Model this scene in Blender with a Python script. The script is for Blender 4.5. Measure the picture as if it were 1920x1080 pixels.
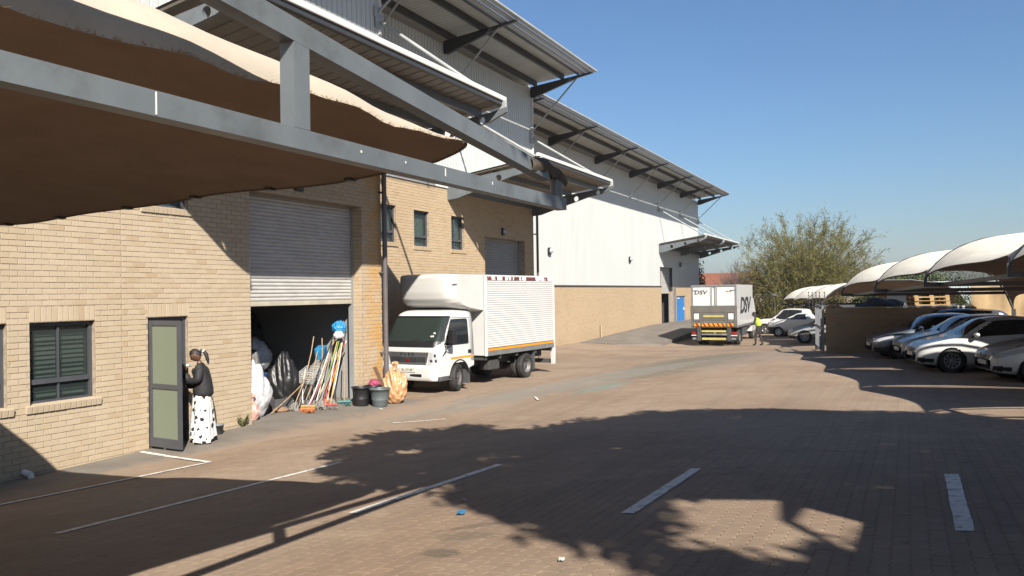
import bpy, bmesh, math, random
import numpy as np
from mathutils import Vector, Matrix
R = random.Random(7)
sc = bpy.context.scene
for o in list(bpy.data.objects): bpy.data.objects.remove(o, do_unlink=True)
COL = sc.collection
rad = math.radians
# ---------------------------------------------------------------- camera
YAW = math.atan(740/1500); PITCH = rad(.42); ROLL = rad(.86)
CAM = Vector((11.2, 0.0, 2.45))
fw = Vector((-math.sin(YAW)*math.cos(PITCH), math.cos(YAW)*math.cos(PITCH), math.sin(PITCH)))
rt = Vector((math.cos(YAW), math.sin(YAW), 0)); up = rt.cross(fw)
r2 = rt*math.cos(ROLL)-up*math.sin(ROLL); u2 = up*math.cos(ROLL)+rt*math.sin(ROLL)
cd = bpy.data.cameras.new('camera'); cam = bpy.data.objects.new('camera', cd); COL.objects.link(cam)
cd.sensor_width = 36; cd.lens = 1500/1920*36; cd.clip_start = .05; cd.clip_end = 6000
cam.matrix_world = Matrix(((r2.x, u2.x, -fw.x, CAM.x), (r2.y, u2.y, -fw.y, CAM.y), (r2.z, u2.z, -fw.z, CAM.z), (0, 0, 0, 1)))
sc.camera = cam
def proj(p):
    v = Vector(p)-CAM; d = v.dot(fw)
    if d < .05: return (-9e9, -9e9, d)
    return (960+1500*v.dot(r2)/d, 540-1500*v.dot(u2)/d, d)
# ---------------------------------------------------------------- light
SUN = Vector((.96, -1.0, 1.0)).normalized()          # towards the sun
w = bpy.data.worlds.new('World'); sc.world = w; w.use_nodes = True
nt = w.node_tree; bg = nt.nodes['Background']
sky = nt.nodes.new('ShaderNodeTexSky'); sky.sky_type = 'NISHITA'; sky.sun_disc = False
sky.sun_elevation = math.asin(SUN.z); sky.sun_rotation = math.atan2(SUN.x, SUN.y)
sky.altitude = 500; sky.air_density = 1.3; sky.dust_density = 1.9; sky.ozone_density = 8.5
nt.links.new(sky.outputs[0], bg.inputs[0]); bg.inputs[1].default_value = .05
sl = bpy.data.lights.new('sun', 'SUN'); sl.energy = 5.0; sl.angle = rad(.55); sl.color = (1, .93, .82)
so = bpy.data.objects.new('sun', sl); COL.objects.link(so); so.rotation_euler = SUN.to_track_quat('Z', 'Y').to_euler(); so.location = (20, -20, 30)
sc.view_settings.view_transform = 'Standard'; sc.view_settings.look = 'None'; sc.view_settings.gamma = 1
sc.view_settings.exposure = 1.3; sc.view_settings.use_curve_mapping = False
sc.render.engine = 'CYCLES'
try:
    sc.cycles.use_denoising = True; sc.cycles.max_bounces = 8; sc.cycles.transparent_max_bounces = 24
except Exception: pass
# ---------------------------------------------------------------- helpers
def tag(o, label=None, cat=None, group=None, kind=None):
    if label: o['label'] = label
    if cat: o['category'] = cat
    if group: o['group'] = group
    if kind: o['kind'] = kind
    return o
def empty(name, loc=(0, 0, 0), rz=0, label=None, cat=None, group=None):
    e = bpy.data.objects.new(name, None); COL.objects.link(e); e.location = loc; e.rotation_euler = (0, 0, rz)
    e.empty_display_size = .2
    return tag(e, label, cat, group)
def link(name, me, parent=None, mat=None, world=False):
    o = bpy.data.objects.new(name, me); COL.objects.link(o)
    if mat is not None and len(me.materials) == 0: me.materials.append(mat)
    if parent is not None:
        o.parent = parent
        if world and parent.parent is None:
            o.matrix_parent_inverse = Matrix.Translation(parent.location).inverted()
    return o
class MB:
    """collects faces, then becomes one mesh object"""
    def __init__(s): s.v = []; s.f = []; s.r = []; s.cur = 0.0; s.sm = []
    def add(s, vs, fs, smooth=False):
        b = len(s.v); s.v += [tuple(p) for p in vs]
        for f in fs: s.f.append(tuple(i+b for i in f)); s.r.append(s.cur); s.sm.append(smooth)
        return s
    def box(s, x0, x1, y0, y1, z0, z1, M=None):
        vs = [(x, y, z) for z in (z0, z1) for y in (y0, y1) for x in (x0, x1)]
        if M is not None: vs = [M @ Vector(p) for p in vs]
        return s.add(vs, [(0, 2, 3, 1), (4, 5, 7, 6), (0, 1, 5, 4), (2, 6, 7, 3), (0, 4, 6, 2), (1, 3, 7, 5)])
    def cbox(s, x0, x1, y0, y1, z0, z1, c=.01, M=None):
        """box with chamfered edges"""
        bm = bmesh.new(); bmesh.ops.create_cube(bm, size=1)
        for q in bm.verts: q.co = Vector(((x0+x1)/2+q.co.x*(x1-x0), (y0+y1)/2+q.co.y*(y1-y0), (z0+z1)/2+q.co.z*(z1-z0)))
        c = min(c, .45*min(abs(x1-x0), abs(y1-y0), abs(z1-z0)))
        bmesh.ops.bevel(bm, geom=bm.edges[:], offset=c, segments=2, profile=.6, affect='EDGES')
        return s.bm(bm, M)
    def bm(s, bm, M=None, smooth=False):
        bm.verts.index_update(); vs = [(M @ q.co if M is not None else q.co.copy()) for q in bm.verts]
        s.add(vs, [tuple(q.index for q in f.verts) for f in bm.faces], smooth); bm.free(); return s
    def tube(s, a, b, r, r2=None, n=8, caps=True, smooth=True):
        a = Vector(a); b = Vector(b); r2 = r if r2 is None else r2
        d = (b-a).normalized(); u = d.orthogonal().normalized(); w_ = d.cross(u)
        vs = []
        for c, q in ((a, r), (b, r2)):
            for i in range(n):
                t = 2*math.pi*i/n; vs.append(c+(u*math.cos(t)+w_*math.sin(t))*q)
        s.add(vs, [(i, (i+1) % n, n+(i+1) % n, n+i) for i in range(n)], smooth)
        if caps: s.add(vs, [tuple(range(n-1, -1, -1)), tuple(range(n, 2*n))])
        return s
    def path(s, pts, rads, n=7, smooth=True, caps=True):
        pts = [Vector(p) for p in pts]
        if not hasattr(rads, '__len__'): rads = [rads]*len(pts)
        vs = []; u = None
        for i, p in enumerate(pts):
            d = (pts[min(i+1, len(pts)-1)]-pts[max(i-1, 0)]).normalized()
            if u is None: u = d.orthogonal().normalized()
            else:
                u = (u-d*u.dot(d)); u = u.normalized() if u.length > 1e-5 else d.orthogonal().normalized()
            w_ = d.cross(u)
            for k in range(n):
                t = 2*math.pi*k/n; vs.append(p+(u*math.cos(t)+w_*math.sin(t))*rads[i])
        fs = []
        for i in range(len(pts)-1):
            for k in range(n): fs.append((i*n+k, i*n+(k+1) % n, (i+1)*n+(k+1) % n, (i+1)*n+k))
        s.add(vs, fs, smooth)
        if caps: s.add(vs, [tuple(range(n-1, -1, -1)), tuple(range((len(pts)-1)*n, len(pts)*n))])
        return s
    def beam(s, a, b, wd, h, upv=(0, 0, 1)):
        """rectangular section from a to b: wd across, h along up"""
        a = Vector(a); b = Vector(b); d = (b-a).normalized(); u = Vector(upv)
        u = (u-d*u.dot(d)).normalized(); l = u.cross(d)
        vs = []
        for c in (a, b):
            for i, j in ((-1, -1), (1, -1), (1, 1), (-1, 1)): vs.append(c+l*(i*wd/2)+u*(j*h/2))
        return s.add(vs, [(0, 1, 2, 3), (7, 6, 5, 4), (0, 4, 5, 1), (1, 5, 6, 2), (2, 6, 7, 3), (3, 7, 4, 0)])
    def prism(s, poly, h0, h1, axis='z', M=None):
        """2D polygon extruded; axis z: (x,y), axis x: (y,z), axis y: (x,z)"""
        def P(a, b, h): return {'z': (a, b, h), 'x': (h, a, b), 'y': (a, h, b)}[axis]
        n = len(poly); vs = [P(a, b, h0) for a, b in poly]+[P(a, b, h1) for a, b in poly]
        if M is not None: vs = [M @ Vector(p) for p in vs]
        return s.add(vs, [tuple(range(n-1, -1, -1)), tuple(range(n, 2*n))]+[(i, (i+1) % n, n+(i+1) % n, n+i) for i in range(n)])
    def grid(s, P, smooth=True, flip=False):
        """P: rows of points"""
        m, n = len(P), len(P[0]); vs = [p for row in P for p in row]
        fs = [(i*n+j, i*n+j+1, (i+1)*n+j+1, (i+1)*n+j) for i in range(m-1) for j in range(n-1)]
        if flip: fs = [f[::-1] for f in fs]
        return s.add(vs, fs, smooth)
    def lathe(s, prof, c=(0, 0, 0), axis='z', n=20, smooth=True, M=None):
        """prof: (r, h) pairs"""
        vs = []
        for r_, h in prof:
            for k in range(n):
                t = 2*math.pi*k/n; a, b = r_*math.cos(t), r_*math.sin(t)
                p = {'z': (a, b, h), 'x': (h, a, b), 'y': (a, h, b)}[axis]
                p = Vector(p)+Vector(c); vs.append(M @ p if M is not None else p)
        fs = [(i*n+k, i*n+(k+1) % n, (i+1)*n+(k+1) % n, (i+1)*n+k) for i in range(len(prof)-1) for k in range(n)]
        if axis == 'y': fs = [f[::-1] for f in fs]
        return s.add(vs, fs, smooth)
    def mesh(s, name, fix=False):
        me = bpy.data.meshes.new(name); me.from_pydata([tuple(p) for p in s.v], [], s.f)
        if any(s.sm): me.polygons.foreach_set('use_smooth', s.sm)
        if any(s.r):
            a = me.attributes.new('rnd', 'FLOAT', 'FACE'); a.data.foreach_set('value', s.r)
        me.update()
        if fix:
            b = bmesh.new(); b.from_mesh(me); bmesh.ops.remove_doubles(b, verts=b.verts[:], dist=1e-5)
            bmesh.ops.recalc_face_normals(b, faces=b.faces[:]); b.to_mesh(me); b.free()
        return me
    def build(s, name, mat, parent=None, world=False, fix=False):
        return link(name, s.mesh(name, fix), parent, mat, world)
def M3(loc=(0, 0, 0), rx=0, ry=0, rz=0):
    return Matrix.Translation(loc) @ Matrix.Rotation(rz, 4, 'Z') @ Matrix.Rotation(ry, 4, 'Y') @ Matrix.Rotation(rx, 4, 'X')
def copy_tree(o, parent=None):
    c = o.copy(); COL.objects.link(c); c.parent = parent
    for ch in o.children: copy_tree(ch, c)
    return c
def text_mesh(body, size, font_w=1.0, shear=0, space=1.0, extrude=.002, bold=0):
    cu = bpy.data.curves.new('t', 'FONT'); cu.body = body; cu.size = size; cu.extrude = extrude; cu.align_x = 'CENTER'; cu.align_y = 'CENTER'
    cu.shear = shear; cu.space_character = space; cu.offset = bold; cu.resolution_u = 3
    o = bpy.data.objects.new('t', cu); COL.objects.link(o)
    dg = bpy.context.evaluated_depsgraph_get(); me = bpy.data.meshes.new_from_object(o.evaluated_get(dg))
    bpy.data.objects.remove(o, do_unlink=True); bpy.data.curves.remove(cu)
    for q in me.vertices: q.co.x *= font_w
    me.materials.clear(); return me
# ---------------------------------------------------------------- materials
MATS = {}; DK = .54; KEEP = ('clad_white', 'eave_sheet', 'fascia_white', 'white_paint')
def N(nt, t, **k):
    n = nt.nodes.new(t)
    for a, b in k.items(): setattr(n, a, b)
    return n
def mix(nt, f, a, b, blend='MIX'):
    m = N(nt, 'ShaderNodeMix', data_type='RGBA', blend_type=blend)
    for i, x in ((0, f), (6, a), (7, b)):
        if hasattr(x, 'links') or hasattr(x, 'is_linked'): nt.links.new(x, m.inputs[i])
        elif i == 0: m.inputs[0].default_value = x
        else: m.inputs[i].default_value = (*x[:3], 1)
    return m.outputs[2]
def math_(nt, op, a, b=None, clamp=False):
    m = N(nt, 'ShaderNodeMath', operation=op, use_clamp=clamp)
    for i, x in ((0, a), (1, b)):
        if x is None: continue
        if hasattr(x, 'is_linked'): nt.links.new(x, m.inputs[i])
        else: m.inputs[i].default_value = x
    return m.outputs[0]
def ramp(nt, f, a, b):
    m = N(nt, 'ShaderNodeMapRange', interpolation_type='SMOOTHSTEP'); nt.links.new(f, m.inputs[0]); m.inputs[1].default_value = a; m.inputs[2].default_value = b
    return m.outputs[0]
def noise(nt, co, scale, detail=4, rough=.6, stretch=None):
    n = N(nt, 'ShaderNodeTexNoise'); n.inputs['Scale'].default_value = scale; n.inputs['Detail'].default_value = detail; n.inputs['Roughness'].default_value = rough
    if stretch:
        mp = N(nt, 'ShaderNodeMapping'); mp.inputs['Scale'].default_value = stretch; nt.links.new(co, mp.inputs[0]); co = mp.outputs[0]
    nt.links.new(co, n.inputs['Vector']); return n.outputs[0]
def newmat(name):
    m = bpy.data.materials.new(name); m.use_nodes = True; MATS[name] = m
    nt = m.node_tree; b = nt.nodes['Principled BSDF']; return m, nt, b
def coords(nt, kind='pos'):
    if kind == 'pos': return N(nt, 'ShaderNodeNewGeometry').outputs['Position']
    return N(nt, 'ShaderNodeTexCoord').outputs['Object']
def pm(name, col, rough=.6, metal=0, var=.12, vs=2.5, bump=0, bs=40, spec=.5, co='obj', dirt=None, dirt_amt=.5, ds=1.2, stretch=None, coat=0, rvar=.15):
    """principled material with blotchy tone, optional dirt and fine bump"""
    if name not in KEEP: col = tuple(x*(DK if max(col) < .6 else .62) for x in col)
    if dirt and name not in KEEP: dirt = tuple(x*(DK if max(dirt) < .6 else .62) for x in dirt)
    m, nt, b = newmat(name); c = coords(nt, co)
    n1 = noise(nt, c, vs, 5, .6, stretch)
    dark = tuple(x*(1-var) for x in col); lite = tuple(min(1, x*(1+var)) for x in col)
    out = mix(nt, ramp(nt, n1, .3, .7), dark, lite)
    if dirt:
        n2 = noise(nt, c, ds, 6, .65, stretch); out = mix(nt, math_(nt, 'MULTIPLY', ramp(nt, n2, .48, .72), dirt_amt), out, dirt)
    nt.links.new(out, b.inputs['Base Color'])
    rr = N(nt, 'ShaderNodeMapRange'); nt.links.new(n1, rr.inputs[0]); rr.inputs[3].default_value = max(.02, rough-rvar*rough); rr.inputs[4].default_value = min(1, rough+rvar*rough)
    nt.links.new(rr.outputs[0], b.inputs['Roughness']); b.inputs['Metallic'].default_value = metal
    b.inputs['Specular IOR Level'].default_value = spec; b.inputs['Coat Weight'].default_value = coat; b.inputs['Coat Roughness'].default_value = .06
    if bump:
        bn = N(nt, 'ShaderNodeBump'); bn.inputs['Strength'].default_value = bump; bn.inputs['Distance'].default_value = .01
        nt.links.new(noise(nt, c, bs, 4, .6), bn.inputs['Height']); nt.links.new(bn.outputs[0], b.inputs['Normal'])
    return m
def rnd_socket(nt):
    a = N(nt, 'ShaderNodeAttribute', attribute_type='GEOMETRY', attribute_name='rnd'); c = N(nt, 'ShaderNodeAttribute', attribute_type='OBJECT', attribute_name='rnd')
    return math_(nt, 'ADD', a.outputs['Fac'], c.outputs['Fac'])
def colour_ramp(nt, f, stops):
    r_ = N(nt, 'ShaderNodeValToRGB'); nt.links.new(f, r_.inputs[0]); e = r_.color_ramp.elements
    e[0].position = stops[0][0]; e[0].color = (*stops[0][1], 1); e[1].position = stops[-1][0]; e[1].color = (*stops[-1][1], 1)
    for p, c in stops[1:-1]: x = e.new(p); x.color = (*c, 1)
    return r_.outputs[0]
def brick_mat(name, stops, stain=(.3, .2, .1), amt=.35, orange=None):
    m, nt, b = newmat(name); pos = coords(nt)
    out = colour_ramp(nt, rnd_socket(nt), stops)
    n1 = noise(nt, pos, 28, 5, .7); out = mix(nt, .5, out, mix(nt, n1, (.75, .75, .75), (1.18, 1.18, 1.18)), 'MULTIPLY')
    n2 = noise(nt, pos, .55, 4, .6, (1, 1, .6)); out = mix(nt, math_(nt, 'MULTIPLY', ramp(nt, n2, .45, .75), amt), out, stain)
    sz = N(nt, 'ShaderNodeSeparateXYZ'); nt.links.new(pos, sz.inputs[0]); lo = N(nt, 'ShaderNodeMapRange'); nt.links.new(sz.outputs['Z'], lo.inputs[0]); lo.inputs[1].default_value = .55; lo.inputs[2].default_value = -.15
    out = mix(nt, math_(nt, 'MULTIPLY', math_(nt, 'MULTIPLY', lo.outputs[0], ramp(nt, noise(nt, pos, 1.7, 6, .7), .3, .65)), .6), out, stain)   # splashed dirt on the lowest courses
    if orange:   # damp ochre staining round one corner: centre y, half width, colour
        sx = N(nt, 'ShaderNodeSeparateXYZ'); nt.links.new(pos, sx.inputs[0])
        d = math_(nt, 'ABSOLUTE', math_(nt, 'SUBTRACT', sx.outputs['Y'], orange[0])); k = N(nt, 'ShaderNodeMapRange'); nt.links.new(d, k.inputs[0])
        k.inputs[1].default_value = orange[1]; k.inputs[2].default_value = 0.0
        out = mix(nt, math_(nt, 'MULTIPLY', k.outputs[0], ramp(nt, noise(nt, pos, 2.2, 4), .3, .6)), out, orange[2])
    nt.links.new(out, b.inputs['Base Color']); b.inputs['Roughness'].default_value = .88; b.inputs['Specular IOR Level'].default_value = .25
    bn = N(nt, 'ShaderNodeBump'); bn.inputs['Strength'].default_value = .35; bn.inputs['Distance'].default_value = .004
    nt.links.new(noise(nt, pos, 90, 4, .7), bn.inputs['Height']); nt.links.new(bn.outputs[0], b.inputs['Normal'])
    return m
BR = [(0, (.308, .250, .177)), (.35, (.327, .267, .192)), (.7, (.342, .281, .205)), (.92, (.318, .253, .177)), (1, (.288, .22, .147))]
brick_mat('brick_a', BR, (.28, .21, .13), .3, (15.55, .7, (.36, .20, .06)))
brick_mat('brick_b', [(p, (c[0]*1.0, c[1]*.93, c[2]*.84)) for p, c in BR], (.26, .19, .12), .3)
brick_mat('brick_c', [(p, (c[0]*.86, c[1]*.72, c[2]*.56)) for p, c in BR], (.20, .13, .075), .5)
pm('mortar', (.43, .345, .255), .95, var=.25, vs=9, co='pos', bump=.4, bs=120)
pm('steel_grey', (.175, .20, .222), .42, var=.10, vs=3, spec=.5, dirt=(.095, .095, .095), dirt_amt=.5, ds=4.5, bump=.08, bs=45)
pm('steel_dark', (.055, .058, .064), .5, var=.1)
pm('galv', (.42, .44, .45), .4, .55, var=.15, vs=6)
pm('tie_rod', (.50, .52, .52), .45, .1, var=.1)
pm('frame_grey', (.085, .09, .105), .45, var=.1)
pm('clad_white', (.385, .40, .395), .45, var=.03, vs=.8, co='pos', dirt=(.345, .355, .35), dirt_amt=.3, stretch=(1, 1, .15))
pm('clad_green', (.30, .345, .33), .5, var=.05, vs=.9, co='pos', dirt=(.24, .27, .26), dirt_amt=.3, stretch=(1, 1, .15))
pm('clad_shade', (.47, .51, .50), .5, var=.04, vs=.9, co='pos', dirt=(.40, .43, .42), dirt_amt=.3, stretch=(1, 1, .15))
pm('soffit', (.27, .25, .22), .55, var=.1, vs=1.5, co='pos', dirt=(.19, .16, .13), dirt_amt=.4)
pm('fascia_white', (.46, .46, .45), .5, var=.03); pm('eave_sheet', (.40, .41, .39), .5, var=.06, vs=1.5, co='pos', dirt=(.30, .30, .28), dirt_amt=.35)
pm('shutter', (.59, .575, .55), .5, .0, var=.08, vs=2, dirt=(.42, .40, .37), dirt_amt=.5, ds=3.5, co='pos', stretch=(1, 1, 4))
pm('shutter_dark', (.34, .35, .35), .5, .0, var=.08, vs=2, co='pos')
pm('shutter_lip', (.58, .53, .43), .6, var=.15)
pm('concrete', (.235, .205, .175), .9, var=.16, vs=1.1, co='pos', dirt=(.165, .14, .12), dirt_amt=.55, ds=.7, bump=.3, bs=60)
pm('inner_wall', (.36, .36, .37), .8, var=.12, vs=.8, co='pos', dirt=(.22, .21, .2), dirt_amt=.6)
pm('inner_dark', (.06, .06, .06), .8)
pm('pipe_brown', (.14, .125, .13), .5, var=.12)
pm('pipe_grey', (.24, .25, .27), .5, var=.1)
pm('line_paint', (.86, .84, .79), .8, var=.12, vs=20, dirt=(.32, .24, .17), dirt_amt=1.0, ds=13, co='pos')
pm('blind', (.62, .64, .62), .6, var=.05)
pm('curtain', (.72, .74, .75), .8, var=.1, vs=8)
pm('wicker', (.40, .27, .13), .8, var=.3, vs=30)
pm('black_plastic', (.018, .018, .020), .45, var=.15)
pm('black_rubber', (.022, .021, .021), .75, var=.25, vs=6, dirt=(.10, .085, .07), dirt_amt=.35, ds=4)
pm('white_paint', (.43, .43, .425), .35, var=.02, coat=.3, dirt=(.34, .32, .28), dirt_amt=.12, ds=2)
pm('silver_rim', (.55, .56, .58), .3, .8, var=.1)
pm('steel_rim', (.20, .195, .19), .55, .3, var=.2, dirt=(.14, .12, .1), dirt_amt=.5, ds=5)
pm('grey_plastic', (.10, .105, .11), .5)
pm('orange_tape', (.82, .33, .02), .4, var=.05)
pm('yellow_tape', (.58, .50, .16), .4, var=.08)
pm('red_lamp', (.35, .015, .015), .2, var=.1)
pm('number_plate', (.72, .70, .62), .5, var=.05)
pm('plate_ink', (.03, .10, .06), .6)
pm('chrome', (.70, .70, .72), .12, 1)
def glass(name, col, rough=.04, trans=0.0, alpha=1.0, spec=.6):
    m, nt, b = newmat(name); b.inputs['Base Color'].default_value = (*col, 1); b.inputs['Roughness'].default_value = rough
    b.inputs['Specular IOR Level'].default_value = spec
    if alpha < 1:
        tr = N(nt, 'ShaderNodeBsdfTransparent'); tr.inputs[0].default_value = (.80, .86, .84, 1); ms = N(nt, 'ShaderNodeMixShader'); ms.inputs[0].default_value = alpha
        nt.links.new(tr.outputs[0], ms.inputs[1]); nt.links.new(b.outputs[0], ms.inputs[2]); nt.links.new(ms.outputs[0], nt.nodes['Material Output'].inputs[0])
    return m
glass('glass_dark', (.012, .014, .016)); glass('glass_clear', (.03, .04, .04), alpha=.42); glass('glass_screen', (.008, .014, .012), alpha=.80)
glass('glass_lamp', (.30, .31, .33), .08); glass('glass_door', (.125, .145, .108), .28, spec=.4)
def cloth_mat(name, top, see=.08, trans=.35):
    m, nt, b = newmat(name); c = coords(nt)
    wv = noise(nt, c, 3.0, 5, .6); fine = noise(nt, c, 160, 2, .5)
    colr = mix(nt, ramp(nt, wv, .3, .7), tuple(x*.9 for x in top), tuple(min(1, x*1.06) for x in top)); colr = mix(nt, .35, colr, mix(nt, fine, (.6, .6, .6), (1.3, 1.3, 1.3)), 'MULTIPLY')
    nt.links.new(colr, b.inputs['Base Color']); b.inputs['Roughness'].default_value = .9; b.inputs['Specular IOR Level'].default_value = .1
    tl = N(nt, 'ShaderNodeBsdfTranslucent'); tl.inputs[0].default_value = (.42, .20, .10, 1)
    tr = N(nt, 'ShaderNodeBsdfTransparent'); m1 = N(nt, 'ShaderNodeMixShader'); m1.inputs[0].default_value = trans
    nt.links.new(b.outputs[0], m1.inputs[1]); nt.links.new(tl.outputs[0], m1.inputs[2])
    m2 = N(nt, 'ShaderNodeMixShader'); m2.inputs[0].default_value = see; nt.links.new(m1.outputs[0], m2.inputs[1]); nt.links.new(tr.outputs[0], m2.inputs[2])
    nt.links.new(m2.outputs[0], nt.nodes['Material Output'].inputs[0]); return m
cloth_mat('shade_cloth', (.36, .32, .27), .03, .03); cloth_mat('shade_cloth_pale', (.47, .45, .40), .0, .04); cloth_mat('shade_cloth_tan', (.30, .215, .12), .02, .1); cloth_mat('under_sheet_brown', (.195, .147, .115), .03, .03)
# ---------------------------------------------------------------- ground heights
def _near(x, y): return .21+.07*x-.04*y
_P = [(x, y, _near(x, y)) for x, y in [(3, 4), (3, 8), (5, 2), (5, 6), (5, 10), (8, 0), (8, 4), (8, 8), (8, 11), (11, -2), (11, 2), (11, 6), (11, 10), (14, 0), (14, 5), (14, 10), (17, 4), (6, -3), (2, 1), (18, -3), (0, -4)]]
_P += [(0, 4, -.02), (0, 6.9, -.05), (0, 9.1, -.03), (0, 11.4, .06), (0, 13.5, .05), (0, 15.5, -.02), (2.2, 13, -.13), (-2, 18, -.05), (.6, 18, -.045), (.7, 21.5, -.05), (-2, 25, -.1), (-5, 37, -.24), (-5, 46, -.27), (-5, 57, -.35), (-5, 70, -.6),
       (12, 25.2, .17), (13.6, 23.2, .14), (9, 24, .19), (8.4, 31.5, .1), (12, 31, .1), (16, 27, .2), (18, 20, .3), (20, 30, .2), (5, 18, .05), (8, 18, .22), (3, 44.4, -.55), (4.3, 43, -.42), (0, 43.5, -.55), (4.4, 53, -.52), (8, 50, -.4), (2, 60, -.68), (10, 62, -.6), (20, 50, -.2), (20, 65, -.5), (0, 33, -.35), (5, 33, -.1), (24, 10, .9), (24, 0, 1.2)]
_P = np.array(_P); _X = _P[:, :2]/10
def _U(q): return np.where(q > 0, q*np.log(np.maximum(q, 1e-12)), 0)
_n = len(_P); _A = np.zeros((_n+3, _n+3)); _A[:_n, :_n] = _U(((_X[:, None]-_X[None])**2).sum(-1))+np.eye(_n)*.06
_A[:_n, _n] = 1; _A[:_n, _n+1:] = _X; _A[_n, :_n] = 1; _A[_n+1:, :_n] = _X.T
_w = np.linalg.solve(_A, np.r_[_P[:, 2], 0, 0, 0])
def gza(x, y):
    x = np.clip(np.asarray(x, float), -6, 26); y = np.clip(np.asarray(y, float), -6, 72)
    q = np.stack(np.broadcast_arrays(x, y), -1)/10
    return _U(((q[..., None, :]-_X)**2).sum(-1)) @ _w[:_n]+_w[_n]+q @ _w[_n+1:]
def gz(x, y): return float(gza(x, y))
def gn(x, y):
    e = .15; return Vector((-(gz(x+e, y)-gz(x-e, y))/(2*e), -(gz(x, y+e)-gz(x, y-e))/(2*e), 1)).normalized()
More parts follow.
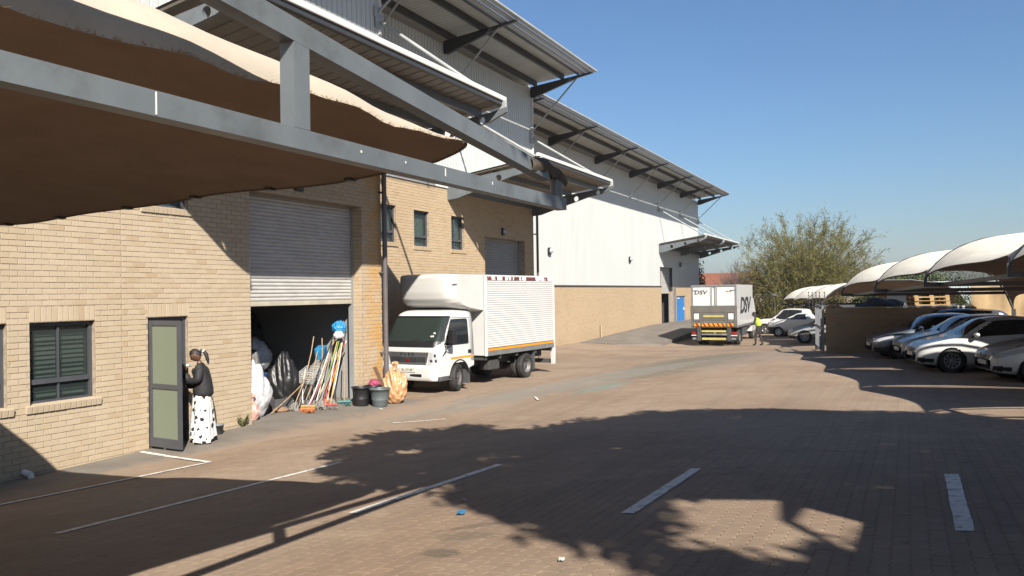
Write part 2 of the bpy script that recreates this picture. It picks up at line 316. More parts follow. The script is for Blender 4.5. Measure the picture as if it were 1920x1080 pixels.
# ================================================================ GROUND
def lines(a, b, c, d, st, far):
    L = list(np.arange(b, c+1e-6, st)); s = st; p = b
    while p > a: s *= 1.6; p -= s; L.insert(0, max(p, a))
    s = st; p = c
    while p < d: s *= 1.6; p += s; L.append(min(p, d))
    return L
gx = lines(-2500, -6, 26, 2500, .5, 0); gy = lines(-600, -6, 72, 4000, .5, 0)
GX, GY = np.meshgrid(gx, gy); GZ = gza(GX, GY)
g = MB(); g.grid([[(GX[i, j], GY[i, j], GZ[i, j]) for j in range(len(gx))] for i in range(len(gy))])
def yard_mat(name, pavers):
    m, nt, b = newmat(name); pos = coords(nt); sx = N(nt, 'ShaderNodeSeparateXYZ'); nt.links.new(pos, sx.inputs[0])
    n1 = noise(nt, pos, .35, 5, .6); n2 = noise(nt, pos, 3.0, 5, .65); n3 = noise(nt, pos, 45, 3, .6)
    c = mix(nt, ramp(nt, n1, .35, .65), (0.184, 0.131, 0.093), (0.223, 0.170, 0.125))
    c = mix(nt, math_(nt, 'MULTIPLY', ramp(nt, n2, .45, .75), .35), c, (0.266, 0.188, 0.125))
    c = mix(nt, .4, c, mix(nt, n3, (.8, .8, .8), (1.15, 1.15, 1.15)), 'MULTIPLY')
    c = mix(nt, .45, c, mix(nt, rnd_socket(nt), (.86, .85, .85), (1.08, 1.07, 1.06)), 'MULTIPLY') if pavers else c
    def blob(cx, cy, rx, ry, rot, col, amt, edge=.35):
        nonlocal c
        ca, sa = math.cos(rot), math.sin(rot)
        dx = math_(nt, 'SUBTRACT', sx.outputs['X'], cx); dy = math_(nt, 'SUBTRACT', sx.outputs['Y'], cy)
        u = math_(nt, 'DIVIDE', math_(nt, 'ADD', math_(nt, 'MULTIPLY', dx, ca), math_(nt, 'MULTIPLY', dy, sa)), rx)
        v = math_(nt, 'DIVIDE', math_(nt, 'SUBTRACT', math_(nt, 'MULTIPLY', dy, ca), math_(nt, 'MULTIPLY', dx, sa)), ry)
        d = math_(nt, 'SQRT', math_(nt, 'ADD', math_(nt, 'POWER', u, 2), math_(nt, 'POWER', v, 2)))
        d = math_(nt, 'ADD', d, math_(nt, 'MULTIPLY', math_(nt, 'SUBTRACT', n2, .5), 1.3))
        k = N(nt, 'ShaderNodeMapRange', interpolation_type='SMOOTHSTEP'); nt.links.new(d, k.inputs[0]); k.inputs[1].default_value = 1+edge; k.inputs[2].default_value = 1-edge
        c = mix(nt, math_(nt, 'MULTIPLY', k.outputs[0], amt), c, col)
    if not pavers:
        blob(4.6, 27.5, 1.3, 6.5, -.10, (0.102, 0.096, 0.071), .8); blob(3.2, 20.5, .75, 8, -.22, (0.168, 0.158, 0.137), .75)
        blob(4.2, 19.3, .35, 1.2, -.2, (0.125, 0.183, 0.166), .6); blob(-.2, 21.5, 1.2, .5, .3, (0.078, 0.067, 0.050), .6); blob(2.0, 32, 2.4, .8, .3, (0.132, 0.108, 0.083), .5)
        blob(3.0, 37.5, 3.2, .6, .1, (0.102, 0.083, 0.067), .5); blob(7.4, 38, 2.5, .7, .4, (0.132, 0.108, 0.092), .45); blob(6.3, 30, 1.2, 5.5, -.1, (0.164, 0.141, 0.121), .5)
    blob(8.15, 4.95, .16, .11, 0, (0.089, 0.071, 0.050), .85, .3); blob(8.05, 5.45, .28, .14, .3, (0.102, 0.083, 0.058), .55); blob(7.95, 5.75, .2, .06, .9, (0.086, 0.067, 0.050), .6)
    n5 = noise(nt, pos, 1.0, 5, .6, (2.6, .10, 1)); c = mix(nt, math_(nt, 'MULTIPLY', ramp(nt, n5, .50, .68), .30), c, (.115, .090, .072))   # tyre tracks along the yard
    n6 = noise(nt, pos, 5.5, 3, .5); c = mix(nt, math_(nt, 'MULTIPLY', ramp(nt, n6, .68, .74), .55), c, (.085, .066, .052))   # drips
    # sandy grit lodged here and there
    n4 = noise(nt, pos, 1.3, 6, .7); c = mix(nt, math_(nt, 'MULTIPLY', ramp(nt, n4, .52, .68), .35), c, (0.281, 0.224, 0.158))
    if not pavers:   # courses of paving too far off to tell apart
        bt = N(nt, 'ShaderNodeTexBrick'); bt.inputs['Scale'].default_value = 1.0; bt.inputs['Brick Width'].default_value = .225; bt.inputs['Row Height'].default_value = .1125; bt.inputs['Mortar Size'].default_value = .006
        bt.inputs['Color1'].default_value = (.95, .95, .95, 1); bt.inputs['Color2'].default_value = (1.05, 1.04, 1.03, 1); bt.inputs['Mortar'].default_value = (.82, .8, .78, 1)
        mp = N(nt, 'ShaderNodeMapping'); mp.inputs['Rotation'].default_value = (0, 0, rad(90)); nt.links.new(pos, mp.inputs[0]); nt.links.new(mp.outputs[0], bt.inputs[0])
        c = mix(nt, .7, c, bt.outputs[0], 'MULTIPLY')
    nt.links.new(c, b.inputs['Base Color']); b.inputs['Roughness'].default_value = .85; b.inputs['Specular IOR Level'].default_value = .3
    bn = N(nt, 'ShaderNodeBump'); bn.inputs['Strength'].default_value = .4; bn.inputs['Distance'].default_value = .006
    nt.links.new(noise(nt, pos, 70, 5, .7), bn.inputs['Height']); nt.links.new(bn.outputs[0], b.inputs['Normal']); return m
yard_mat('yard', False); yard_mat('paver', True)
yard = g.build('yard', MATS['yard']); tag(yard, 'brown paved yard sloping down towards the warehouse', 'yard', kind='structure')
# interlocking zigzag pavers near the camera, rows along the wall
PL, PW, ZA = .225, .1125, .009
def paver_poly(inset):
    top = []; m = 8; hl = PL/2-.0012-inset; hw = PW/2-.0012-inset
    xs = [-hl+2*hl*i/m for i in range(m+1)]
    zz = lambda x: ZA*(2*abs(((x/PL*2) % 1)-.5)*2-1)
    return [(zz(x)-hw, x) for x in xs]+[(zz(x)+hw, x) for x in reversed(xs)]
def paver_geo():
    a, b_ = paver_poly(0.0), paver_poly(.003); n = len(a)
    vs = [(x, y, -.006) for x, y in a]+[(x, y, -.0018) for x, y in a]+[(x, y, 0) for x, y in b_]
    fs = [(i, (i+1) % n, n+(i+1) % n, n+i) for i in range(n)]+[(n+i, n+(i+1) % n, 2*n+(i+1) % n, 2*n+i) for i in range(n)]+[tuple(range(2*n, 3*n))]
    return vs, [f[::-1] if k < 2*n else f for k, f in enumerate(fs)]
def fixn(vs, fs):
    b_ = MB(); b_.add(vs, fs); return b_
pv, pf = paver_geo(); pmesh = fixn(pv, pf).mesh('paver', True); pmesh.materials.append(MATS['paver'])
pv = [tuple(q.co) for q in pmesh.vertices]; pf = [tuple(p.vertices) for p in pmesh.polygons]
cand = []
TOP = .0045
for i in range(int(2.5/PW), int(15.2/PW)):
    x = i*PW
    for j in range(int(2.0/PL), int(13.5/PL)):
        y = (j+.5*(i % 2))*PL
        u, v, d = proj((x, y, .5))
        if d < .5: continue
        u, v, d = proj((x, y, gz(x, y)+TOP))
        if -60 < u < 1980 and 560 < v < 1130 and d < 12.5: cand.append((d, x, y))
cand.sort(); stuff = MB(); vis = 0
for k, (d, x, y) in enumerate(cand):
    n = gn(x, y); M = Matrix.Translation((x, y, gz(x, y)+TOP+R.uniform(-.0012, .0012))) @ n.to_track_quat('Z', 'Y').to_matrix().to_4x4()
    q = n.to_track_quat('Z', 'Y'); M = Matrix.Translation((x, y, gz(x, y)+TOP+R.uniform(-.0012, .0012))) @ Vector((0, 0, 1)).rotation_difference(n).to_matrix().to_4x4() @ M3(rx=R.uniform(-.006, .006), ry=R.uniform(-.006, .006))
    u, v, _ = proj((x, y, gz(x, y)))
    if vis < 300 and 0 < u < 1920 and v < 1078:
        o = link('paver', pmesh, yard); o.matrix_local = M; o['rnd'] = R.random(); vis += 1
    else:
        stuff.cur = R.random(); stuff.add([M @ Vector(p) for p in pv], pf)
tag(stuff.build('paving', MATS['paver'], yard), kind='stuff')
# concrete apron in front of the first facade and its roller door
def sheet(x0, x1f, y0, y1, dz, st=.4, nx=6):
    P = []
    for y in np.arange(y0, y1+1e-6, st):
        a, b_ = x0, x1f(y); P.append([(a+(b_-a)*k/nx, y, gz(a+(b_-a)*k/nx, y)+(dz if k < nx-1 else (dz*.55 if k < nx else -.004))) for k in range(nx+1)])
    return P
def apron_mat():
    m, nt, b = newmat('apron'); pos = coords(nt); sx = N(nt, 'ShaderNodeSeparateXYZ'); nt.links.new(pos, sx.inputs[0])
    c = mix(nt, ramp(nt, noise(nt, pos, 1.1, 5, .6), .3, .7), (.105, .092, .078), (.145, .128, .108)); c = mix(nt, math_(nt, 'MULTIPLY', ramp(nt, noise(nt, pos, .8, 6, .65), .48, .7), .5), c, (.088, .075, .064))
    e = math_(nt, 'ADD', sx.outputs['X'], math_(nt, 'MULTIPLY', math_(nt, 'SUBTRACT', noise(nt, pos, 1.6, 6, .7), .5), 2.0)); c = mix(nt, ramp(nt, e, .55, 1.35), c, (.20, .146, .106))   # grit drifting in from the yard
    nt.links.new(c, b.inputs['Base Color']); b.inputs['Roughness'].default_value = .9; bn = N(nt, 'ShaderNodeBump'); bn.inputs['Strength'].default_value = .3; bn.inputs['Distance'].default_value = .006; nt.links.new(noise(nt, pos, 60, 4, .6), bn.inputs['Height']); nt.links.new(bn.outputs[0], b.inputs['Normal'])
apron_mat()
ap = MB(); ap.grid(sheet(-.02, lambda y: 1.35+.12*math.sin(y*1.3)+.05*math.sin(y*4.1)+(0.5 if y > 10.5 else 0)*min(1, (y-10.5)/2 if y > 10.5 else 0), -4, 16.2, .0125))
tag(ap.build('concrete_apron', MATS['apron']), 'worn grey concrete strip along the near brick wall', 'apron', kind='structure')
# painted bay lines
def paint(p, q, wd, label=None, zo=.0105):
    p = Vector(p); q = Vector(q); d = (q-p).normalized(); s = Vector((-d.y, d.x))*wd/2; m = MB(); P = []; n = max(2, int((q-p).length/.12))
    for i in range(n+1):
        c = p+(q-p)*i/n; row = []
        for k in (-1, -.5, 0, .5, 1):
            j = s*k*(1+R.uniform(-.08, .08)); row.append((c.x+j.x, c.y+j.y, gz(c.x+j.x, c.y+j.y)+zo))
        P.append(row)
    m.grid(P); return tag(m.build('bay_line', MATS['line_paint']), label, 'painted line', 'painted parking bay lines')
paint((1.95, 8.62), (1.55, 4.6), .075, 'thin white bay line meeting the short line at the open door')
paint((.05, 8.95), (1.95, 8.58), .085, 'short white line running out from the wall by the open door', .0165)
paint((4.11, 8.9), (4.19, 4.72), .085, 'long white bay line ending in sun right of the open door')
paint((6.6, 8.9), (6.55, 6.0), .105, 'white bay line under the shadow of the grey truss')
paint((9.1, 8.76), (9.07, 6.45), .115, 'short white bay line in the middle of the tree shade')
paint((11.55, 8.6), (11.53, 6.3), .12, 'white bay line furthest right in the tree shade')
lit = MB()
paint((2.0, 13.2), (2.75, 14.0), .05, 'worn scrap of white line near the grey bucket')
# ================================================================ BUILDINGS
CO = .085; BL = .234; BH = .073
def subtract(a, b, cuts):
    iv = [(a, b)]
    for c, d in cuts:
        nv = []
        for p, q in iv:
            if d <= p or c >= q: nv.append((p, q)); continue
            if c > p: nv.append((p, c))
            if d < q: nv.append((d, q))
        iv = nv
    return iv
BF = [(0, 1, 3, 2), (0, 4, 5, 1), (2, 3, 7, 6), (0, 2, 6, 4), (1, 5, 7, 3)]
def brick_geo(mb, y0, y1, z0, z1, x=0, dep=.010, M=None, bev=.0025):
    """front at +x, five faces, softened arris"""
    e = bev; vs = [(x, y, z) for y in (y0+e, y1-e) for z in (z0+e, z1-e)]+[(x-e, y, z) for y in (y0, y1) for z in (z0, z1)]+[(x-dep, y, z) for y in (y0, y1) for z in (z0, z1)]
    if M is not None: vs = [M @ Vector(p) for p in vs]
    def q(a, b): return [(a+0, a+1, b+1, b+0)[::-1], (a+2, b+2, b+3, a+3)[::-1], (a+0, b+0, b+2, a+2)[::-1], (a+1, a+3, b+3, b+1)[::-1]]
    mb.add(vs, [(0, 2, 3, 1)]+q(0, 4)+q(4, 8))
_bm_cache = {}
def brick_obj(parent, y0, y1, z0, z1, X, mat, name='brick'):
    k = (round(y1-y0, 3), round(z1-z0, 3), mat)
    if k not in _bm_cache:
        m = MB(); brick_geo(m, -k[0]/2, k[0]/2, -k[1]/2, k[1]/2); me = m.mesh('brick'); me.materials.append(MATS[mat]); _bm_cache[k] = me
    o = link(name, _bm_cache[k], parent); o.location = (X+R.uniform(-.002, .002), (y0+y1)/2, (z0+z1)/2); o['rnd'] = R.random(); return o
def brick_list(y0, y1, z0, z1, cuts):
    out = []; n = int(round((z1-z0)/CO))
    for k in range(n):
        za = z0+k*CO; zb = za+BH; off = (k % 2)*BL/2
        ex = [(c[0], c[1]) for c in cuts if c[2] < zb-.02 and c[3] > za+.02]
        for a, b in subtract(y0, y1, ex):
            j = math.floor((a-off)/BL)
            while True:
                p = off+j*BL; q = p+BL-.012; j += 1
                if p > b: break
                p2, q2 = max(p, a), min(q, b)
                if q2-p2 > .03: out.append((p2, q2, za, zb))
    return out
def slab(mb, x0, x1, y0, y1, z0, z1, cuts):
    ys = sorted({y0, y1, *[c for k in cuts for c in k[:2] if y0 < c < y1]}); zs = sorted({z0, z1, *[c for k in cuts for c in k[2:] if z0 < c < z1]})
    for a, b in zip(ys, ys[1:]):
        run = None
        for c, d in zip(zs, zs[1:]):
            inside = any(k[0] <= (a+b)/2 <= k[1] and k[2] <= (c+d)/2 <= k[3] for k in cuts)
            if inside:
                if run: mb.box(x0, x1, a, b, run[0], run[1]); run = None
            else: run = (run[0], d) if run else (c, d)
        if run: mb.box(x0, x1, a, b, run[0], run[1])
def brick_facade(bld, X, y0, y1, z0, z1, openings, skip, mat, indiv):
    """openings: real holes; skip: zones laid with other bricks"""
    m = MB(); slab(m, X-.28, X-.0055, y0, y1, z0-.3, z1, openings)
    wall = m.build('brick_wall', MATS['mortar'], bld, True)
    L = brick_list(y0, y1, z0, z1, openings+skip)
    if indiv:
        sc_ = []
        for b in L:
            c = (X, (b[0]+b[1])/2, (b[2]+b[3])/2); u, v, d = proj(c); hid = not (0 < u < 1920 and 0 < v < 1080)
            if not hid and u < 720 and v < 420-.139*u+6: hid = True
            sc_.append(((0 if hid else 1)*(b[1]-b[0])/d, b))
        sc_.sort(key=lambda t: -t[0]); own = [b for _, b in sc_[:300]]; rest = [b for _, b in sc_[300:]]
    else: own, rest = [], L
    for b in own: brick_obj(wall, *b, X, mat)
    s = MB()
    for b in rest: s.cur = R.uniform(.01, 1); brick_geo(s, *b, X+R.uniform(-.002, .002))
    tag(s.build('brickwork', MATS[mat], wall), kind='stuff'); return wall
def lintel(part, X, ya, yb, z, mat='brick_a'):
    n = int(round((yb-ya)/CO)); st = (yb-ya)/n
    for i in range(n): brick_obj(part, ya+i*st, ya+i*st+st-.011, z, z+.212, X, mat, 'lintel_brick')
def sill(part, X, ya, yb, z, mat='brick_a', n=None):
    n = n or int(round((yb-ya)/CO)); st = (yb-ya)/n; k = ('sill', mat, round(st, 4))
    if k not in _bm_cache:
        m = MB(); m.cbox(-.16, .045, 0, st-.010, -.105, 0, .004, M3(ry=rad(10))); me = m.mesh('sill_brick'); me.materials.append(MATS[mat]); _bm_cache[k] = me
    for i in range(n):
        o = link('sill_brick', _bm_cache[k], part); o.location = (X+R.uniform(-.003, .003), ya+i*st, z+.012); o['rnd'] = R.uniform(.2, .8)
def window(bld, X, ya, yb, za, zb, transom, mull, slats=None, mat='brick_a', sl=True, lt=True, drape=False):
    f = MB(); d0, d1 = X-.15, X-.085; t = .055
    f.box(d0, d1, ya, ya+t, za, zb); f.box(d0, d1, yb-t, yb, za, zb); f.box(d0, d1, ya+t, yb-t, zb-t, zb); f.box(d0, d1, ya+t, yb-t, za, za+t)
    if transom: f.box(d0-.004, d1+.012, ya+t, yb-t, transom-.035, transom+.035)
    if mull: f.box(d0+.004, d1-.008, mull-.013, mull+.013, za+t, zb-t)
    wn = f.build('window', MATS['frame_grey'], bld, True)
    for p, q in ([(za+t, transom-.035), (transom+.035, zb-t)] if transom else [(za+t, zb-t)]):
        for r_, s in ([(ya+t, mull-.013), (mull+.013, yb-t)] if mull else [(ya+t, yb-t)]):
            g_ = MB(); g_.box(X-.125, X-.119, r_, s, p, q); g_.build('pane', MATS['glass_clear'], wn)
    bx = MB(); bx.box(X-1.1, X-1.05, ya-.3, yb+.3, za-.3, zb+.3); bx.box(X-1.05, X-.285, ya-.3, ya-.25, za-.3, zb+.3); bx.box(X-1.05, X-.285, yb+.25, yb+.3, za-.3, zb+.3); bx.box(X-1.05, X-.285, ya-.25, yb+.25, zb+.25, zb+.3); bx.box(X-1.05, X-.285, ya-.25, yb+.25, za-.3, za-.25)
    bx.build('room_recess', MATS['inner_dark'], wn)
    if slats:
        for i in range(slats):
            z = za+.08+(zb-za-.16)*(i+.5)/slats
            m = MB(); m.box(-.024, .024, ya+.06, yb-.06, -.001, .001); o = m.build('blind_slat', MATS['blind'], wn); o.location = (X-.2, 0, z); o.rotation_euler = (0, rad(R.choice([62, 58, 50, 66, 30])), 0)
    if drape:
        P = []; n = 40
        for i in range(n+1):
            y = ya+.07+(yb-ya-.14)*i/n; x = X-.22+.025*math.sin(i*1.1)+.012*math.sin(i*2.7)
            P.append([(x, y, za+.06), (x, y, zb-.08)])
        m = MB(); m.grid(P); m.build('curtain', MATS['curtain'], wn)
    if lt: lintel(wn, X, ya, yb, zb+.008, mat)
    if sl: sill(wn, X, ya-.07, yb+.08, za-.005, mat)
    return wn
def clad(bld, X, y0, y1, z0, z1, cuts=(), sw=.70, mat='clad_white', name='cladding_sheet'):
    """ribbed steel sheets side by side, cut at openings"""
    base = MB(); slab(base, X-.2, X-.035, y0, y1, z0, z1, list(cuts)); part = base.build('clad_wall', MATS['inner_dark'], bld, True)
    prof = [(0, 0), (.012, .032), (.148, .032), (.160, 0)]; y = y0; meshes = {}
    while y < y1-.01:
        w_ = min(sw, y1-y); segs = [(z0, z1)]
        for c in cuts:
            if c[0] < y+w_/2 < c[1]: segs = [s for a, b in segs for s in subtract(a, b, [(c[2], c[3])])]
        for a, b in segs:
            k = (round(w_, 3), round(b-a, 3))
            if k not in meshes:
                pts = []; n = max(1, int(round(w_/.175)))
                for i in range(n):
                    for p, q in prof: pts.append((i*.175+p, q))
                pts = [(min(p, w_), q) for p, q in pts]+[(w_, 0)]
                m = MB(); m.grid([[(q-.033, p, 0), (q-.033, p, b-a)] for p, q in pts], smooth=False, flip=True); me = m.mesh(name); me.materials.append(MATS[mat]); meshes[k] = me
            o = link(name, meshes[k], part); o.location = (X, y, a)
        y += sw
    return part
def plate(outline, holes, th):
    """XZ outline with round holes, thickness along y, centred"""
    bm = bmesh.new(); ed = []
    for L in [outline]+[[(cx+r_*math.cos(2*math.pi*i/18), cz+r_*math.sin(2*math.pi*i/18)) for i in range(18)] for cx, cz, r_ in holes]:
        v = [bm.verts.new((a, -th/2, b)) for a, b in L]
        for i in range(len(v)): ed.append(bm.edges.new((v[i], v[(i+1) % len(v)])))
    bmesh.ops.triangle_fill(bm, edges=ed, use_beauty=True)
    ret = bmesh.ops.extrude_face_region(bm, geom=bm.faces[:]); bmesh.ops.translate(bm, verts=[q for q in ret['geom'] if isinstance(q, bmesh.types.BMVert)], vec=(0, th, 0))
    bmesh.ops.recalc_face_normals(bm, faces=bm.faces[:]); return bm
def roof_sheets(part, xa, za, xb, zb, y0, y1, mat, name, sw=.70, un=.175, dep=.03):
    prof = [(0, 0), (un*.06, -dep), (un*.90, -dep), (un*.96, 0)]; y = y0; meshes = {}
    while y < y1-.01:
        w_ = min(sw, y1-y); k = round(w_, 3)
        if k not in meshes:
            pts = []
            for i in range(max(1, int(round(w_/un)))):
                for p, q in prof: pts.append((min(w_, i*un+p), q))
            pts.append((w_, 0)); m = MB(); m.grid([[(xa, p, za+q), (xb, p, zb+q)] for p, q in pts], smooth=False); m.grid([[(xa, p, za+.03), (xb, p, zb+.03)] for p in (0, w_)], smooth=False)
            me = m.mesh(name); me.materials.append(MATS[mat]); meshes[k] = me
        o = link(name, meshes[k], part); o.location = (0, y, 0); y += sw
def eave(bld, Xw, y0, y1, zw, xo, zo, ys, tie, mids=True):
    fr = MB(); zt = lambda x: zw+(zo-zw)*(x-Xw)/(xo-Xw)
    for fx in (.08, .52): x = Xw+(xo-Xw)*fx; fr.beam((x, y0, zt(x)+.12), (x, y1, zt(x)+.12), .09, .2)
    x = xo-.62; fr.beam((x, y0, zt(x)+.14), (x, y1, zt(x)+.14), .07, .16)
    part = fr.build('eave', MATS['steel_dark'], bld, True)
    roof_sheets(part, Xw-2.5, zt(Xw-2.5)+.26, xo-.68, zt(xo-.68)+.26, y0-.02, y1+.25, 'eave_sheet', 'roof_sheet')
    for k in range(3):
        m = MB(); x = xo-.45+.205*k; z = zt(x)+.10+.02*k
        m.cbox(x-.082, x+.082, y0-.1, y1+.3, z-.035, z+.035, .015); m.build('edge_rail', MATS['tie_rod'], part)
    poly = [(Xw, zw-.38), (Xw+.12, zw-.42), (xo-.62, zt(xo-.62)-.05), (xo-.02, zt(xo)-.01), (xo-.02, zt(xo)+.04), (Xw, zw+.02)]
    bk = MB(); bk.prism(poly, -.05, .05, 'y'); me = bk.mesh('bracket'); me.materials.append(MATS['steel_dark'])
    for y in ys:
        o = link('bracket', me, part); o.location = (0, y, 0)
        if tie:
            t = MB(); a = (xo-.66, y, zt(xo-.66)-.04); b = (Xw+.06, y, zw-tie); t.tube(a, b, .032, n=7); t.cbox(Xw-.01, Xw+.05, y-.13, y+.13, zw-tie-.13, zw-tie+.13, .03)
            t.build('tie_rod', MATS['tie_rod'], part)
    return part
def canopy(bld, Xw, y0, y1, zb, L, rise, tz, ymid=None):
    """zb: underside of bracket at the wall; rise: how far the underside climbs to the tip"""
    h = .62; zs = lambda x: zb+h+(rise-h+.22)*(x/L)
    fr = MB()
    for fx in (.18, .5, .82): fr.beam((Xw+L*fx, y0+.05, zs(L*fx)-.11), (Xw+L*fx, y1-.05, zs(L*fx)-.11), .07, .16)
    fr.box(Xw, Xw+.06, y0, y1, zb+.28, zb+h)
    part = fr.build('canopy', MATS['steel_grey'], bld, True)
    roof_sheets(part, Xw+.02, zs(.02), Xw+L-.12, zs(L-.12), y0-.15, y1+.12, 'soffit', 'roof_sheet', .9, .30)
    m = MB(); m.cbox(Xw+L-.13, Xw+L-.02, y0-.15, y1+.12, zs(L)+.03, zs(L)+.14, .02); m.build('edge_trim', MATS['fascia_white'], part)
    m = MB(); m.cbox(Xw+L-.15, Xw+L-.06, y0-.14, y1+.11, zs(L)-.07, zs(L)+.028, .02); m.build('gutter', MATS['steel_dark'], part)
    m = MB(); P = [(Xw+.1, zs(.1)+.045), (Xw+L-.12, zs(L-.12)+.045)]
    m.grid([[(P[0][0], y, P[0][1]), (P[1][0], y, P[1][1])] for y in (y0-.15, y1+.12)]); m.build('top_sheet', MATS['galv'], part)
    out = [(0, 0), (.35, .03), (L*.70, rise*.68), (L*.88, rise*.80), (L+.04, rise), (L+.04, rise+.11), (L*.9, rise+.03), (0, h-.06)]
    holes = [(L*.27, .40*.62+.17, .115), (L*.56, rise*.60+.05, .105), (L*.83, rise*.83+.03, .085)]
    b_ = plate([(Xw+a, zb+c) for a, c in out], [(Xw+a, zb+c, r_) for a, c, r_ in holes], .09); mm = MB(); mm.bm(b_); me = mm.mesh('bracket'); me.materials.append(MATS['steel_grey'])
    for y in ([y0, y1] if ymid is None else [y0, ymid, y1]):
        o = link('bracket', me, part); o.location = (0, y, 0)
        t = MB(); t.tube((Xw+.07, y, tz), (Xw+L-.05, y, zb+rise+.18), .045, n=8); t.cbox(Xw-.01, Xw+.05, y-.14, y+.14, tz-.16, tz+.16, .04); t.cbox(Xw+L-.14, Xw+L+.03, y-.04, y+.04, zb+rise+.02, zb+rise+.27, .02)
        t.build('tie_rod', MATS['tie_rod'], part)
    return part
def roller(bld, X, ya, yb, zb, zt, mat='shutter', lip=True, pitch=.075):
    g_ = MB(); g_.box(X-.06, X+.05, ya-.02, ya+.05, -.35, zt); g_.box(X-.06, X+.05, yb-.05, yb+.02, -.35, zt); g_.box(X-.1, X+.02, ya+.05, yb-.05, zt-.02, zt+.12)
    part = g_.build('roller_door', MATS['shutter_dark'], bld, True); n = int((zt-zb)/pitch)
    P = [[(.018*math.sin(math.pi*i/6)-.003*(i in (0, 6)), y, pitch*i/6) for y in (ya+.03, yb-.03)] for i in range(7)]
    m = MB(); m.grid(P, flip=True); me = m.mesh('slat'); me.materials.append(MATS[mat])
    for i in range(n): o = link('slat', me, part); o.location = (X, 0, zb+.09+i*pitch)
    if lip: m = MB(); m.cbox(X-.02, X+.035, ya+.04, yb-.04, zb, zb+.09, .01); m.build('bottom_bar', MATS['shutter_lip'], part)
    return part
def wall_lamp(bld, X, y, z, s=1.0):
    m = MB(); m.cbox(X, X+.09*s, y-.12*s, y+.12*s, z-.16*s, z+.16*s, .04); o = m.build('wall_lamp', MATS['black_plastic'], bld, True)
    m = MB(); m.lathe([(0, .2*s), (.09*s, .17*s), (.115*s, .09*s)], (X, y+.02, z+.02), 'x', 14); m.build('lens', MATS['glass_lamp'], o)
def downpipe(bld, x, y, z0, z1, r=.055, mat='pipe_brown'):
    m = MB(); m.path([(x, y, z0), (x, y, z1-.5), (x, y, z1-.3), (x-.02, y+.02, z1)], r, 10)
    for z in np.arange(z0+1.2, z1, 1.9): m.cbox(x-.16, x+.02, y-.075, y+.075, z-.02, z+.02, .005)
    return m.build('downpipe', MATS[mat], bld, True)
# ---- near bay
A = empty('warehouse', (0, 8, -.1), 0, 'nearest warehouse bay, tan brick with half raised roller door and open glazed door', 'warehouse', 'warehouse bays in a row')
W1 = (7.17, 8.20, .95, 2.14); W0 = (5.82, 6.85, .95, 2.14); WU = (9.10, 10.0, 3.99, 5.0); DR = (9.15, 9.97, -.4, 2.15); RO = (11.45, 14.94, -.4, 4.50)
sk = [(a, b, d, d+.222) for a, b, c, d in (W1, W0, WU, DR)]+[(a-.07, b+.08, c-.11, c) for a, b, c, d in (W1, W0, WU)]+[(8.662, 8.676, -1, 9)]
wallA = brick_facade(A, 0, -4.0, 15.70, -.255, 5.92, [W1, W0, WU, DR, RO], sk, 'brick_a', True)
window(A, 0, *W1, 1.28, 7.66, 15); window(A, 0, *W0, 1.28, 6.3, 15); window(A, 0, *WU, 4.33, None, 12)
# bricks round the right jamb of the roller opening, and the corner return
s = MB()
for k in range(56):
    z = -.255+k*CO
    if z < 4.5:
        for b0, b1 in ([(-.279, -.012)] if k % 2 else [(-.279, -.125), (-.113, -.012)]): s.cur = R.uniform(.01, 1); brick_geo(s, b0, b1, z, z+BH, 0, .01, Matrix(((0, 1, 0, 0), (-1, 0, 0, 14.938), (0, 0, 1, 0), (0, 0, 0, 1))))
tag(s.build('jamb_bricks', MATS['brick_a'], wallA), kind='stuff')
m = MB(); m.box(-2.28, -.28, 15.42, 15.69, -.5, 5.92); m.box(-9, -.28, -4, -3.7, -.5, 5.9); m.build('side_wall', MATS['mortar'], A, True)
roller(A, -.30, 11.45, 14.94, 2.28, 4.5)
# dim storeroom behind the roller door
m = MB(); m.box(-6.3, -6.1, 10.6, 15.4, 0, 4.7); m.box(-6.1, -.29, 10.6, 10.8, 0, 4.7); m.box(-6.1, -.29, 15.15, 15.4, 0, 4.7); m.box(-6.3, -.29, 10.6, 15.4, 4.7, 4.8)
m.build('storeroom_wall', MATS['inner_wall'], A, True)
m = MB(); m.box(-6.1, .0, 10.8, 15.15, -.2, .075); m.build('storeroom_floor', MATS['concrete'], A, True)
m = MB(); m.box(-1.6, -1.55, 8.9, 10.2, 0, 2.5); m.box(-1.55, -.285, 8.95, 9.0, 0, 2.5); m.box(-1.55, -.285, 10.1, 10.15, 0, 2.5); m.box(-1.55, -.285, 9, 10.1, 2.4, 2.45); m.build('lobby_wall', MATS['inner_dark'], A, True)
# glazed aluminium door, swung wide open
f = MB(); f.box(-.14, -.07, 9.15, 9.20, -.05, 2.14); f.box(-.14, -.07, 9.92, 9.97, -.05, 2.14); f.box(-.14, -.07, 9.2, 9.92, 2.09, 2.14)
dfr = f.build('door_frame', MATS['frame_grey'], A, True)
lintel(dfr, 0, 9.10, 10.02, 2.158)
DM = M3((.0, 9.18, .0), rz=-rad(95))
d = MB(); 
for a, b, c, e in ((0, .075, .04, 2.10), (.725, .80, .04, 2.10), (.075, .725, 2.02, 2.10), (.075, .725, .04, .19), (.075, .725, .99, 1.07)): d.cbox(-.022, .022, a, b, c, e, .004, DM)
door = d.build('door', MATS['frame_grey'], A, True)
for c, e in ((.19, .99), (1.07, 2.02)): m = MB(); m.box(-.004, .004, .07, .73, c, e, DM); m.build('pane', MATS['glass_door'], door)
m = MB(); m.cbox(-.05, -.025, .73, .775, .93, 1.10, .005, DM); m.tube(DM @ Vector((-.06, .75, 1.05)), DM @ Vector((-.06, .60, 1.05)), .011); m.cbox(-.04, -.022, .30, .36, -.03, .06, .004, DM); m.build('handle', MATS['chrome'], door)
